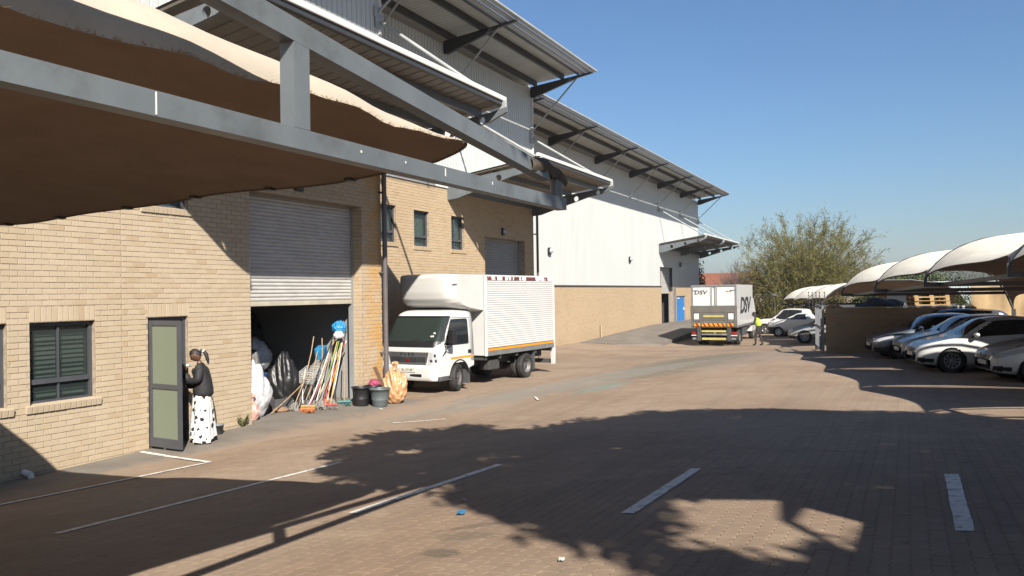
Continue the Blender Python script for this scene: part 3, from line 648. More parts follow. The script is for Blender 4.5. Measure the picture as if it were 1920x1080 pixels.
clad(A, -.02, -4, 15.72, 5.96, 11.1)
m = MB(); m.cbox(-.06, .05, -4.02, 15.75, 5.90, 6.0, .01); m.cbox(-.05, .035, 15.70, 15.79, 5.96, 11.1, .01); m.build('trim', MATS['fascia_white'], A, True)
canopy(A, 0, 7.9, 15.7, 5.52, 3.36, .92, 8.98)
eave(A, 0, -4, 15.7, 10.75, 3.17, 11.15, [1, 8, 15.66], 1.55)
wall_lamp(A, 0, 12.8, 4.78); downpipe(A, .13, 15.66, -.1, 5.5, .058)
m = MB(); m.tube((.02, 7.05, .05), (.16, 7.06, .02), .045); m.tube((.16, 7.06, .03), (.18, 7.065, -.12), .042); m.build('waste_pipe', MATS['fascia_white'], A, True)
# ---- middle bay
XB = -2.0
B = empty('warehouse', (XB, 22, -.1), 0, 'middle warehouse bay set back, three upper windows and closed grey roller door', 'warehouse', 'warehouse bays in a row')
W2 = [(18.43, 19.26, 3.97, 5.05), (20.19, 21.04, 3.92, 5.03), (22.38, 23.22, 3.91, 5.02)]; RO2 = (24.66, 27.93, -.4, 4.46)
brick_facade(B, XB, 15.72, 28.75, -.255, 5.86, W2+[RO2], [(a-.07, b+.08, c-.11, c) for a, b, c, d in W2], 'brick_b', False)
for i, q in enumerate(W2): window(B, XB, *q, q[2]+.32, None if i != 2 else 22.72, None, 'brick_b', True, False, True)
roller(B, XB-.27, 24.66, 27.93, -.2, 4.46, 'shutter_dark', False)
m = MB(); m.box(XB-.27, XB+.04, 15.7, 22.15, 5.87, 6.25); m.build('fascia', MATS['fascia_white'], B, True)
clad(B, XB-.02, 15.7, 28.77, 6.26, 10.5)
m = MB(); m.cbox(XB-.05, XB+.045, 28.73, 28.82, 5.9, 10.45, .01); m.build('trim', MATS['fascia_white'], B, True)
m = MB(); m.box(-5.3, XB-.285, 28.45, 28.74, -.4, 10.4); m.build('end_wall', MATS['clad_white'], B, True)
canopy(B, XB, 22.2, 28.7, 5.50, 3.32, .86, 8.55)
eave(B, XB, 15.75, 28.75, 10.58, .63, 10.83, [17.5, 22.1, 28.7], 1.7)
wall_lamp(B, XB, 26.04, 4.72, .85); downpipe(B, XB+.12, 28.85, -.2, 5.85, .052)
# ---- far bay
XC = -5.0
Cc = empty('warehouse', (XC, 51, -.3), 0, 'far warehouse bay with bright white cladding above a brick base', 'warehouse', 'warehouse bays in a row')
RO3 = (57.7, 61.0, .05, 4.27); BD = (62.0, 64.8, .05, 2.07)
brick_facade(Cc, XC, 28.8, 69.8, -.685, 2.81, [(57.7, 61.0, .05, 3.0), BD], [], 'brick_b', False)
clad(Cc, XC-.02, 28.8, 69.8, 2.87, 10.25, [(57.7, 61.0, 2.87, 4.27)])
m = MB(); m.cbox(XC-.05, XC+.06, 28.9, 57.65, 2.81, 2.88, .01); m.cbox(XC-.05, XC+.06, 61.05, 69.8, 2.81, 2.88, .01); m.build('flashing', MATS['pipe_brown'], Cc, True)
m = MB(); m.box(-14, XC-.02, 69.5, 69.8, -1, 10.25); m.build('end_wall', MATS['clad_white'], Cc, True)
roller(Cc, XC-.3, 57.7, 61.0, 2.3, 4.27, 'shutter', True, .09)
m = MB(); m.box(-9.3, -9.2, 57, 61.7, 0, 4.4); m.box(-9.3, -5.3, 57, 57.2, 0, 4.4); m.box(-9.3, -5.3, 61.5, 61.7, 0, 4.4); m.box(-9.3, -5.3, 57, 61.7, 4.4, 4.5); m.build('bay_interior', MATS['inner_dark'], Cc, True)
m = MB(); m.cbox(XC-.2, XC+.04, 61.05, 61.7, .1, 2.81, .01); m.build('door_post', MATS['pipe_grey'], Cc, True)
pm('blue_door', (.02, .22, .62), .4, var=.06)
m = MB(); m.cbox(XC-.15, XC-.08, 62.2, 64.7, .08, 2.05, .01); bd = m.build('door', MATS['blue_door'], Cc, True); bd['label'] = 'bright blue steel door'
m = MB(); m.cbox(XC-.07, XC-.04, 62.5, 63.1, 1.85, 1.95, .005); m.build('door_sign', MATS['fascia_white'], bd)
m = MB(); m.cbox(XC-.07, XC-.02, 64.3, 64.5, .95, 1.15, .005); m.build('door_lock', MATS['fascia_white'], bd)
canopy(Cc, XC, 57.3, 69.8, 5.30, 3.44, .90, 8.46, 63.5)
eave(Cc, XC, 28.85, 69.8, 10.35, -2.33, 10.65, [30.8, 37.3, 44.0, 50.5, 57.1, 63.6, 69.7], 1.58)
for y in (37.1, 50.2, 63.2): wall_lamp(Cc, XC, y, 4.58, 1.15)
m = MB(); m.tube((XC+.08, 44.4, -.4), (XC+.08, 44.4, .55), .05); m.build('waste_pipe', MATS['brick_b'], Cc, True)
# loading ramp and dock
m = MB(); P = []
for y in np.arange(41.2, 69, .6):
    xo_ = -2.9+(y-41.2)/1.6*2.0 if y < 42.8 else -.9
    row = []
    for k in range(9):
        x = -4.985+(xo_+4.985)*k/8; t = min(1, max(0, (y-41.2)/13.5)); row.append((x, y, gz(x, y)*(1-t)+.10*t+.015))
    row.append((xo_, y, gz(xo_, y)-.25)); P.append(row)
m.grid(P, smooth=False); tag(m.build('loading_ramp', MATS['concrete']), 'pale concrete loading ramp rising to the far roller door', 'ramp', kind='structure')
# ================================================================ NEAR SHADE CARPORT (over the camera's left)
K = empty('shade_carport', (5.6, -1.2, gz(5.6, -1.2)), 0, 'grey steel truss carport with torn beige shade cloth in the foreground', 'carport')
def truss(x, name='truss', end=4.97):
    dz = 0 if x > 9 else .62; t = MB(); t.beam((x, -3.6, 3.045+dz), (x, end, 3.045+dz), .07, .078)
    zc = lambda y: 3.46-.097*(y-2.33)+dz
    ye_ = 4.70 if x > 9 else 2.75; t.beam((x, -1.2, zc(-1.2)), (x, ye_, zc(ye_)-.015), .072, .088); t.beam((x, -1.2, zc(-1.2)), (x, -3.6, 3.2+dz), .072, .088)
    for y in (2.36, -.4): t.beam((x, y, 3.085+dz), (x, y, zc(y)-.046), .0705, .085, (0, 1, 0))
    return t.build(name, MATS['steel_grey'], K, True)
for x in (9.13, 5.6, 2.1):
    tr_ = truss(x, end=4.97 if x > 9 else 2.9)
    p = MB(); p.cbox(x-.05, x+.05, -1.25, -1.15, gz(x, -1.2)-.1, 3.0 if x > 9 else 3.62, .01); p.build('post', MATS['steel_grey'], K, True)
    if x > 9:
        p = MB(); p.tube((x, 4.88, 3.07), (x, 4.88, 3.245), .042, n=12); p.build('end_stub', MATS['steel_grey'], tr_)
        p = MB()
        for y in (1.70, 2.72, 3.05, 3.4, 3.9): p.cbox(x+.036, x+.0375, y-.003, y+.003, 3.01, 3.08, .0005) if y == 1.70 else p.cbox(x+.036, x+.0375, y-.006, y+.004, 3.03+R.uniform(0, .03), 3.045+R.uniform(.01, .03), .0005)
        p.build('paint_chip', MATS['fascia_white'], tr_)
        P = []
        for i in range(15):
            y = 4.40+.56*i/14; a = .022+.012*math.sin(i*1.7); row = []
            for k in range(9):
                th = math.pi*(k/8*1.5-.25); row.append((x+.005+(.042+a*.4)*math.cos(th), y, 3.262-.016*(i > 11)*(i-11)+.004*i*(i < 8)-.03+(.035+a*.6)*math.sin(th)+.006*math.sin(i*2.3+k)))
            P.append(row)
        pm('burnt_cloth', (.13, .10, .075), .95, var=.35, vs=30)
        p = MB(); p.grid(P); p.build('cloth_rag', MATS['burnt_cloth'], tr_)
def ze(x): return float(np.interp(x, [2, 4.1, 5, 6, 7, 8.1, 8.6], [3.10, 3.135, 3.155, 3.20, 3.24, 3.265, 3.30]))
def cz(x, y):
    a = max(0, 1-((y-.9)/3.55)**2); b = .30*a+.012*math.sin(x*2.1+y*1.7)+.010*math.sin(y*3.3-x)
    return ze(x)+b
P = []; nx, ny = 70, 60
for i in range(nx+1):
    row = []
    for j in range(ny+1):
        s_ = i/nx; t = j/ny
        if s_ < .88: x = 2.0+(8.5-2.0)*s_/.88
        ye = 4.40+.05*math.sin((x if s_ < .88 else 8.5)*1.15)-.03*math.sin((x if s_ < .88 else 8.5)*4); y = -2.6+(ye+2.6)*t
        if s_ < .88: z = cz(x, y)+.02*math.exp(-((t-1)/.02)**2)*0
        else:
            q = (s_-.88)/.12; y = -2.6+(ye+2.6-.38*q)*t; yy = y; hem = 3.312+.012*math.sin(yy*5.1)+.008*math.sin(yy*13)+(-.05*math.exp(-((yy-1.55)/.25)**2))
            zc_ = cz(8.5, y); x = 8.5+.43*math.sin(q*math.pi/2)**1.0+.012*math.sin(yy*7)*q; z = zc_+(hem-zc_)*(1-math.cos(q*math.pi/2))
        row.append((x, y, z))
    P.append(row)
m = MB(); m.grid(P); cl = m.build('shade_cloth', MATS['shade_cloth'], K, True)
m = MB(); m.grid([[(a-.004, b, c-.005) for a, b, c in r_] for r_ in P[:nx]]); m.build('under_sheet', MATS['under_sheet_brown'], cl)  # second, darker brown sheet just below the cloth, making its underside darker
m = MB(); ed = [P[i][ny] for i in range(0, nx+1)]; m.path([(a, b+.004, c-.004) for a, b, c in ed], .011, 5); m.build('edge_rope', MATS['burnt_cloth'], cl)
for i in range(6, 62, 7):
    a, b, c = P[i][ny]; m = MB(); m.cbox(a-.03, a+.03, b-.05, b+.02, c-.02, c+.0, .004); m.build('edge_clip', MATS['steel_dark'], cl)
m = MB()   # frayed threads along the torn hem
for k in range(420):
    j = R.randint(int(ny*.55), ny); a = Vector(P[nx][j])+Vector((0, R.uniform(-.06, .06), R.uniform(-.004, .006))); L = R.uniform(.004, .018)
    b = a+Vector((R.uniform(-.01, .02), R.uniform(-.02, .02), R.uniform(-.3, 1)*L)); m.tube(a, b, .0011, .0006, 3, False)
o = m.build('frayed_thread', MATS['shade_cloth_tan'], cl); o['kind'] = 'stuff'
# ================================================================ RIGHT-HAND CARPORTS
RV = Vector((-.25, .968)).normalized(); NV = Vector((.968, .25)).normalized(); T0 = Vector((11.59, 20.85))
def shade_row(root, T0, z0, ks, step, dz, depth=5.4, rise=1.0, cmat='shade_cloth_pale', sag=.50, scal=.9):
    def seam(k, s): p = T0+RV*(step*k)+NV*s; return Vector((p.x, p.y, z0+dz*k+rise*(1-math.exp(-s/.65))*(1-math.exp(-max(0, depth-s)/.65))-.75*math.exp(-max(0, depth-s)/.45)))
    for k in ks:
        P = []; nu, ns = 18, 26
        for i in range(nu+1):
            u = .012+.976*i/nu; row = []; s0 = scal*4*u*(1-u)*.55; s1 = depth-scal*4*u*(1-u)*.5
            for j in range(ns+1):
                f = .5-.5*math.cos(math.pi*j/ns); s_ = s0+(s1-s0)*f; a = seam(k, s_); b = seam(k+1, s_); mg = .045*math.sin(math.pi*min(1, s_/depth))**2; p = a.lerp(b, mg+(1-2*mg)*u); p.z -= sag*4*u*(1-u)*(.55+.45*min(1, s_/1.2)); row.append(p)
            P.append(row)
        m = MB(); m.grid(P, flip=True); c = m.build('shade_cloth', MATS[cmat], root, True)
        m = MB(); m.grid([[p-Vector((0, 0, .007)) for p in r_] for r_ in P], flip=True); m.build('under_sheet', MATS['under_sheet_brown'], c)  # same darker brown sheet set just under each lobe
        m = MB(); m.path([P[i][0] for i in range(nu+1)], .02, 5); m.build('edge_rope', MATS['burnt_cloth'], c)
    for k in list(ks)+[ks[-1]+1]:
        m = MB(); a = seam(k, 0); zb = a.z-.20
        m.path([seam(k, s_)-Vector((0, 0, .04)) for s_ in (0, .25, .5, .8, 1.2, 1.8, 2.6, 3.6, depth-1.2, depth-.6, depth-.25, depth)], .035, 7)
        e = T0+RV*(step*k)+NV*depth; m.beam((a.x, a.y, zb), (e.x, e.y, zb), .09, .10); m.beam((a.x, a.y, zb-.05), (a.x, a.y, a.z), .07, .07, (0, 1, 0))
        m.build('frame', MATS['steel_dark'], root, True)
        m = MB(); m.cbox(e.x-.06, e.x+.06, e.y-.06, e.y+.06, gz(e.x, e.y)-.1, seam(k, depth).z, .01); m.build('post', MATS['steel_dark'], root, True)
    m = MB(); 
    for s_ in (.35, depth-.05):
        a = T0+RV*(step*ks[0])+NV*s_; b = T0+RV*(step*(ks[-1]+1))+NV*s_; m.beam((a.x, a.y, z0+dz*ks[0]-.20), (b.x, b.y, z0+dz*(ks[-1]+1)-.20), .08, .08)
    m.build('cross_beam', MATS['steel_dark'], root, True)
K2 = empty('shade_carport', (16.5, 22, .2), 0, 'pale scalloped shade carport over the row of parked cars on the right', 'carport')
shade_row(K2, T0, 2.72, [-2, -1, 0, 1], 4.82, -.14)
K3 = empty('shade_carport', (11, 44, -.2), 0, 'smaller cream shade carport behind the low brick wall and gate', 'carport')
shade_row(K3, Vector((6.75, 41.6)), 1.86, [-1, 0, 1], 4.6, -.05, 6.0, .95, 'shade_cloth_pale')
# ================================================================ LOW BRICK WALL, GATE, CLUTTER
WM = Matrix.Translation((8.56, 31.28, 0)) @ Matrix.Rotation(math.atan2(-NV.x, NV.y), 4, 'Z')   # local +y along NV, +x towards the camera
bw = empty('brick_boundary_wall', (8.56, 31.28, gz(8.56, 31.28)), 0, 'low dark tan brick wall in shade behind the parked cars', 'wall')
LW = 7.2; zt_ = 1.76
def wall_pt(s, o=0, z=0): return WM @ Vector((o, s, z))
m = MB(); m.box(-.22, -.008, .01, LW, -.3, zt_-.012, WM); core = m.build('wall_core', MATS['mortar'], bw, True)
s = MB()
for b in brick_list(0, LW, -.105, zt_, []): s.cur = R.uniform(.01, 1); brick_geo(s, *b, 0, .01, WM)
EM = Matrix.Translation((8.56, 31.28, 0)) @ Matrix.Rotation(math.atan2(-NV.x, NV.y), 4, 'Z') @ Matrix.Rotation(-math.pi/2, 4, 'Z')
for k in range(22):
    z = -.105+k*CO
    for a, b in ([(-.222, 0)] if k % 2 else [(-.222, -.117), (-.105, 0)]): s.cur = R.uniform(.01, 1); brick_geo(s, a, b, z, z+BH, 0, .01, EM)
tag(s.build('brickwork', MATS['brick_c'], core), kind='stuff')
m = MB(); m.box(-.24, .015, .6, LW, zt_, zt_+.03, WM); m.build('coping', MATS['fascia_white'], bw, True)
for k, (a, o_, z, q) in enumerate([(.1, -.1, 0, .2), (.28, -.12, 0, -.5), (.17, -.08, .075, .9), (.42, -.1, 0, .1), (.33, -.06, .075, -.2)]):
    m = MB(); m.cur = .6; m.cbox(-.11, .11, -.053, .053, 0, .072, .006); ob = m.build('loose_brick', MATS['brick_c']); ob.location = wall_pt(a, o_, zt_+z); ob.rotation_euler = (0, 0, q)
    tag(ob, 'loose tan brick lying on the end of the low wall', 'brick', 'loose bricks on the wall end')
# steel gate leaf folded back beyond the wall end
ga, gb = Vector((8.42, 31.45)), Vector((7.78, 35.6)); gzb = gz(8.1, 33)
gt = empty('steel_gate', (8.42, 31.45, gz(8.42, 31.45)), 0, 'grey steel framed gate standing open at the end of the low brick wall', 'gate')
def gp(t, z): p = ga.lerp(gb, t); return (p.x, p.y, z)
for t in (0, .2, .4, .6, .8, 1): m = MB(); m.beam(gp(t, gzb+.06), gp(t, 1.83), .07, .07, (0, 1, 0)); m.build('upright', MATS['pipe_grey'], gt, True)
for z in (gzb+.1, 1.0, 1.80): m = MB(); m.beam(gp(0, z), gp(1, z), .06, .08); m.build('rail', MATS['pipe_grey'], gt, True)
m = MB(); m.tube(gp(.05, gzb+.07), gp(.05, gzb-.05), .06); m.tube(gp(.97, gzb+.07), gp(.97, gzb-.12), .06); m.build('wheel', MATS['black_rubber'], gt, True)
# electric fence rods above wall end
for k, (a, o_) in enumerate([(.05, .5), (.12, 1.6), (.2, 2.4), (.1, 3.3), (.05, 4.2), (.4, -.1)]):
    p = wall_pt(.05, -.12-o_*1.0, zt_) if o_ > 0 else wall_pt(a, -.1, zt_)
    m = MB(); m.tube((0, 0, -.05), (0, 0, .62), .013, n=6)
    for z in (.15, .3, .45, .58): m.tube((-.02, -.03, z), (-.02, .03, z), .02, n=6)
    ob = m.build('fence_rod', MATS['steel_dark']); ob.location = (p.x, p.y, zt_-.02); tag(ob, 'thin electric fence rod rising above the steel gate', 'fence rod', 'electric fence rods above the gate')
# stacked timber pallets behind the wall
pm('pallet_wood', (.50, .33, .15), .85, var=.25, vs=6, dirt=(.30, .19, .09), dirt_amt=.5)
pc = Vector((11.9, 33.6)); pa = math.atan2(NV.y, NV.x)
def pallet_mesh():
    m = MB()
    for k in range(7): m.box(-.6, .6, -.5+k*.152, -.5+k*.152+.09, .122, .144)
    for y in (-.5, -.05, .4): m.box(-.6, .6, y, y+.1, 0, .022)
    for y in (-.5, -.05, .4):
        for x in (-.6, -.07, .46): m.box(x, x+.14, y, y+.1, .022, .10)
    for x in (-.6, -.07, .46): m.box(x, x+.14, -.5, .5, .10, .122)
    me = m.mesh('pallet'); me.materials.append(MATS['pallet_wood']); return me
pme = pallet_mesh(); gb_ = gz(pc.x, pc.y); npal = int((2.38-gb_)/.146)
for st in range(1):
    for k in range(npal):
        o = link('pallet', pme); o.location = (pc.x+R.uniform(-.04, .04), pc.y+R.uniform(-.04, .04), gb_+k*.146); o.rotation_euler = (0, 0, pa+R.uniform(-.06, .06))
        tag(o, {npal-1: 'topmost timber pallet of the stack behind the low brick wall', npal-2: 'second timber pallet from the top of the stack', npal-3: 'third timber pallet from the top of the stack', npal-4: 'fourth timber pallet from the top of the stack'}.get(k, 'timber pallet hidden low in the stack behind the brick wall'), 'pallet', 'stacked pallets')
# black tarp heap on the wall
bm = bmesh.new(); bmesh.ops.create_icosphere(bm, subdivisions=4, radius=1)
for q in bm.verts:
    n = 1+.18*math.sin(q.co.x*5+q.co.z*4)+.12*math.sin(q.co.y*9+q.co.x*7); q.co = Vector((q.co.x*.75*n, q.co.y*.32*n, max(-.02, q.co.z)*.30*n))
m = MB(); m.bm(bm, None, True); ob = m.build('tarpaulin', MATS['black_plastic']); ob.location = wall_pt(1.95, -.18, zt_+.035); ob.rotation_euler = (0, 0, pa); tag(ob, 'black tarpaulin heaped on top of the low brick wall', 'tarpaulin')
# tan shade screen closing the bay at the right and a corrugated fence beyond
m = MB(); P = []
for i in range(31):
    s_ = 4.75+3.8*i/30; o_ = .22+.05*math.sin(i*.9)+.03*math.sin(i*2.3); P.append([tuple(wall_pt(s_, o_+.03*math.sin(z*4+i*.5), z)) for z in np.linspace(gz(14, 32)+.9, 2.47, 10)])
m.grid(P); sc_ = m.build('shade_screen', MATS['shade_cloth_tan']); tag(sc_, 'hanging tan shade cloth screen behind the white cars', 'screen')
pm('fence_blue', (.46, .53, .55), .5, var=.05)
fc = empty('corrugated_fence', (12, 39.5, gz(12, 39.5)), 0, 'pale blue corrugated steel fence beyond the pallet stack', 'fence')
for k in range(9):
    m = MB(); a = Vector((10.4, 39.2))+NV*(.8*k); P = []
    for i in range(33):
        p = a+NV*(.8*i/32); o_ = .018*math.sin(i*math.pi/2); P.append([(p.x-RV.x*o_, p.y-RV.y*o_, gz(p.x, p.y)-.05), (p.x-RV.x*o_, p.y-RV.y*o_, 2.72)])
    m.grid(P); m.build('sheet', MATS['fence_blue'], fc, True)
# ================================================================ VEHICLES  (local: +x forward, +y left, z up)
def put(mb, name, mat, parent): return mb.build(name, MATS[mat] if isinstance(mat, str) else mat, parent)
def wheel(root, x, y, r, wd, side, rim='silver_rim', spokes=10, steer=0, truck=False, name='wheel', deep=0.0):
    """side +1 outer face towards +y"""
    m = MB(); h = wd/2; rr = r*(.58 if truck else .66)
    prof = [(rr, -h*.9), (rr*1.04, -h), (r*.90, -h), (r*.975, -h*.82), (r, -h*.55), (r, h*.55), (r*.975, h*.82), (r*.90, h), (rr*1.04, h), (rr, h*.9)]
    m.lathe(prof, axis='y', n=32)
    o = put(m, name, 'black_rubber', root); o.location = (x, y, r); o.rotation_euler = (0, 0, steer)
    q = MB(); s = side
    if truck:
        q.lathe([(rr*1.0, s*h*.9), (rr*.93, s*h*.86), (rr*.88, s*(h*.35-deep)), (rr*.55, s*(h*.20-deep)), (rr*.40, s*(h*.45-deep)), (rr*.34, s*(h*.62-deep)), (.0, s*(h*.66-deep))], axis='y', n=24)
        for k in range(6):
            t = k*math.pi/3; c = (rr*.47*math.cos(t), s*(h*.34-deep), rr*.47*math.sin(t)); q.tube(c, (c[0], c[1]+s*.05, c[2]), .018, n=6)
            t += .5; c = (rr*.72*math.cos(t), s*(h*.285-deep), rr*.72*math.sin(t))
        put(q, 'rim', rim, o)
        q = MB()
        for k in range(6):
            t = k*math.pi/3+.52; c = Vector((rr*.70*math.cos(t), s*(h*.285-deep)+s*.003, rr*.70*math.sin(t))); q.tube(c-Vector((0, s*.004, 0)), c+Vector((0, s*.010, 0)), rr*.12, n=10)
        put(q, 'rim_slot', 'black_plastic', o)
    else:
        q.lathe([(rr*1.0, s*h*.9), (rr*.95, s*h*.95), (rr*.90, s*h*.80), (rr*.88, s*h*.2)], axis='y', n=28)
        for k in range(spokes):
            t = 2*math.pi*k/spokes; M = Matrix.Rotation(t, 4, 'Y'); b = .5*2*math.pi*rr/spokes*.42
            q.add([M @ Vector(p) for p in [(-b*.55, s*h*.72, rr*.16), (b*.55, s*h*.72, rr*.16), (b, s*h*.80, rr*.92), (-b*.5, s*h*.80, rr*.92), (-b*.55, s*h*.45, rr*.16), (b*.55, s*h*.45, rr*.16), (b, s*h*.5, rr*.92), (-b*.5, s*h*.5, rr*.92)]], [(0, 1, 2, 3), (0, 3, 7, 4), (1, 5, 6, 2)])
        q.lathe([(rr*.26, s*h*.45), (rr*.24, s*h*.78), (rr*.1, s*h*.84), (0, s*h*.84)], axis='y', n=16)
        put(q, 'rim', rim, o)
        q = MB(); q.lathe([(rr*.89, s*h*.30), (0, s*h*.30)], axis='y', n=24); put(q, 'brake', 'black_plastic', o)
    return o
def interp(tab, t): return float(np.interp(t, [a for a, b in tab], [b for a, b in tab]))
def smooth_tab(tab):
    """cubic through the table (monotone-ish hermite)"""
    X = [a for a, b in tab]; Y = [b for a, b in tab]; n = len(X)
    d = [(Y[i+1]-Y[i])/(X[i+1]-X[i]) for i in range(n-1)]; m = [d[0]]+[0 if d[i-1]*d[i] <= 0 else 2*d[i-1]*d[i]/(d[i-1]+d[i]) for i in range(1, n-1)]+[d[-1]]
    def f(t):
        if t <= X[0]: return Y[0]
        if t >= X[-1]: return Y[-1]
        i = max(k for k in range(n-1) if X[k] <= t); h = X[i+1]-X[i]; u = (t-X[i])/h
        return (2*u**3-3*u**2+1)*Y[i]+(u**3-2*u**2+u)*h*m[i]+(-2*u**3+3*u**2)*Y[i+1]+(u**3-u**2)*h*m[i+1]
    return f
def car(name, S, loc, heading, paint, label, cat='car', group=None, steer=0):
    root = empty(name, loc, heading, label, cat, group)
    L = S['L']; top = smooth_tab(S['top']); belt0 = smooth_tab(S['belt']); bot = smooth_tab(S['bot']); wid = smooth_tab(S['wid']); RW = S['roofw']
    fo, wb, wr_ = S['fo'], S['wb'], S['wr']; cowl, ws, rs, rg = S['cowl'], S['ws'], S['rs'], S['rg']; X0 = fo+wb/2
    Nt = S.get('nt', 104); ts = [L*(.5-.5*math.cos(math.pi*(i/Nt)))*.25+.75*L*i/Nt for i in range(Nt+1)]
    segs = [(0, 1, 2), (1, 2, 3), (2, 3, 6), (3, 4, 6), (4, 5, 10), (5, 6, 4), (6, 7, 6)]
    rows = []; seg_of = []
    for a, b, n in segs: seg_of += [a]*n
    for t in ts:
        zt, zb, w_ = top(t), bot(t), wid(t); be = min(belt0(t), zt-.015); gh = zt-be
        k = min(1, max(0, (gh-.03)/.35)); k = k*k*(3-2*k); rw = w_*.93+(RW-w_*.93)*k
        c = [(0, zb), (w_*.86, zb), (w_*.975, zb+.10), (w_, zb+.62*(be-zb)), (w_*.965, be), (rw, zt-.055*k-.004), (rw*.80, zt-.012*k), (0, zt+.012*k+.012)]
        pts = []
        for a, b, n in segs:
            for i in range(n):
                u = i/n; p = Vector(c[a]).lerp(Vector(c[b]), u)
                if a == 2: p.x += .012*math.sin(math.pi*u)
                if a == 3: p.x += .008*math.sin(math.pi*u)
                if a == 6: p.y += .012*k*math.sin(math.pi*u)*.5
                pts.append((p.x, p.y))
        pts.append(c[7]); rows.append(pts)
    tsn = [[t]*len(rows[0]) for t in ts]; cell = L/Nt*.62
    for i, t in enumerate(ts):
        for j, (y, z) in enumerate(rows[i]):
            if y < wid(t)*.55 or z > belt0(t): continue
            for wc in (fo, fo+wb):
                dx, dz = t-wc, z-wr_; r_ = math.hypot(dx, dz)
                if abs(r_-S['arch']) < cell and r_ > 0 and z > wr_-.12: tsn[i][j] = wc+dx*S['arch']/r_; rows[i][j] = (y, wr_+dz*S['arch']/r_)
    cls = {}
    def face(kind, vs, flip):
        cls.setdefault(kind, []).append(vs[::-1] if flip else vs)
    nv = len(rows[0])
    for sgn in (1, -1):
        for i in range(Nt):
            for j in range(nv-1):
                q = [(i, j), (i+1, j), (i+1, j+1), (i, j+1)]
                vs = [(X0-tsn[a][b], sgn*rows[a][b][0], rows[a][b][1]) for a, b in q]
                t = (ts[i]+ts[i+1])/2; y = sum(rows[a][b][0] for a, b in q)/4; z = sum(rows[a][b][1] for a, b in q)/4; sg = seg_of[j]
                kind = 'body'; zt = top(t); be = min(belt0(t), zt-.015)
                ar = S['arch']
                if min(math.hypot(t-fo, z-wr_), math.hypot(t-fo-wb, z-wr_)) < ar-.004 and y > wid(t)*.55 and z < be: continue
                if sg <= 2 and j < 14 and min(math.hypot(t-fo, z-wr_), math.hypot(t-fo-wb, z-wr_)) < ar+.028 and y > wid(t)*.9: kind = 'arch_trim' if S.get('trim') else 'body'
                apil = cowl+(z-be)/max(.05, S['top'][S['wsi']][1]-be)*(ws-cowl)
                if sg == 4 and z > be+.025 and z < zt-.06 and zt-be > .16:
                    if apil+.17 < t < rg-(z-be)*S.get('dslope', .6)-.10:
                        kind = 'side_window'
                        for bp in S['pillars']:
                            if abs(t-bp) < .035: kind = 'pillar'
                if sg >= 5 and cowl+.03 < t < ws-.02: kind = 'windscreen' if y < rows[i][28][0]*1.0 else 'body'
                if sg >= 5 and S.get('rearglass') and S['rearglass'][0] < t < S['rearglass'][1] and y < RW*.92: kind = 'rear_window'
                for nm, (t0, t1, z0, z1, y0, y1, sl) in S.get('front', {}).items():
                    zz = z-sl*(t); 
                    if t0 <= t <= t1 and z0 <= zz <= z1 and y0 <= y <= y1: kind = nm
                face(kind+(('|L' if sgn > 0 else '|R') if kind in ('side_window', 'headlight', 'fog', 'pillar') else ''), vs, sgn > 0)
    mt = {'body': paint, 'side_window': 'glass_dark', 'windscreen': 'glass_dark', 'rear_window': 'glass_dark', 'pillar': 'black_plastic', 'headlight': 'glass_lamp', 'grille': 'black_plastic', 'lower_grille': 'black_plastic', 'bumper': 'grey_plastic', 'arch_trim': 'black_plastic', 'fog': 'black_plastic', 'tail_light': 'red_lamp', 'sill_trim': 'black_plastic'}
    for kind, F in cls.items():
        kind = kind.split('|')[0]; m = MB()
        for vs in F: m.add(vs, [tuple(range(4))], True)
        put2 = m.mesh(kind, True); put2.polygons.foreach_set('use_smooth', [True]*len(put2.polygons)); link(kind, put2, root, MATS[mt[kind]])
    m = MB(); m.box(X0-L+.5, X0-.35, -S['W']/2+.22, S['W']/2-.22, bot(L/2)+.03, .60); 
    for t in (fo, fo+wb):
        for s_ in (1, -1): m.lathe([(S['arch']+.02, s_*(S['W']/2-.04)), (S['arch']+.02, s_*(S['W']/2-.32)), (0, s_*(S['W']/2-.32))], (X0-t, 0, wr_), 'y', 24)
    put(m, 'underbody', 'black_plastic', root)
    for k, t in enumerate((fo, fo+wb)):
        for s_ in (1, -1): wheel(root, X0-t, s_*(wid(t)-.115), wr_, .205, s_, S.get('rim', 'silver_rim'), S.get('spokes', 10), steer if k == 0 else 0)
    mx = X0-cowl-.32; be = belt0(cowl+.3)
    for s_ in (1, -1):
        m = MB(); bm = bmesh.new(); bmesh.ops.create_icosphere(bm, subdivisions=3, radius=1)
        for q in bm.verts: q.co = Vector((q.co.x*.075, q.co.y*.115, q.co.z*.07))
        m.bm(bm, M3((mx+.02, s_*(wid(cowl+.4)+.11), be+.10)), True); m.cbox(mx-.03, mx+.03, min(s_*(wid(cowl+.4)-.06), s_*(wid(cowl+.4)+.08)), max(s_*(wid(cowl+.4)-.06), s_*(wid(cowl+.4)+.08)), be+.02, be+.07, .01)
        put(m, 'mirror', paint, root)
        for dt in S['handles']:
            m = MB(); y = wid(dt)*.985; m.cbox(X0-dt-.09, X0-dt+.09, min(s_*y, s_*(y+.028)), max(s_*y, s_*(y+.028)), be-.12, be-.09, .008); put(m, 'door_handle', paint, root)
    pz = S.get('plate', .42); m = MB(); xf = X0-interp([(0, .0)], 0)+.012; m.cbox(X0-.02, X0+.018, -.25, .25, pz-.055, pz+.055, .004); pl = put(m, 'number_plate', 'number_plate', root)
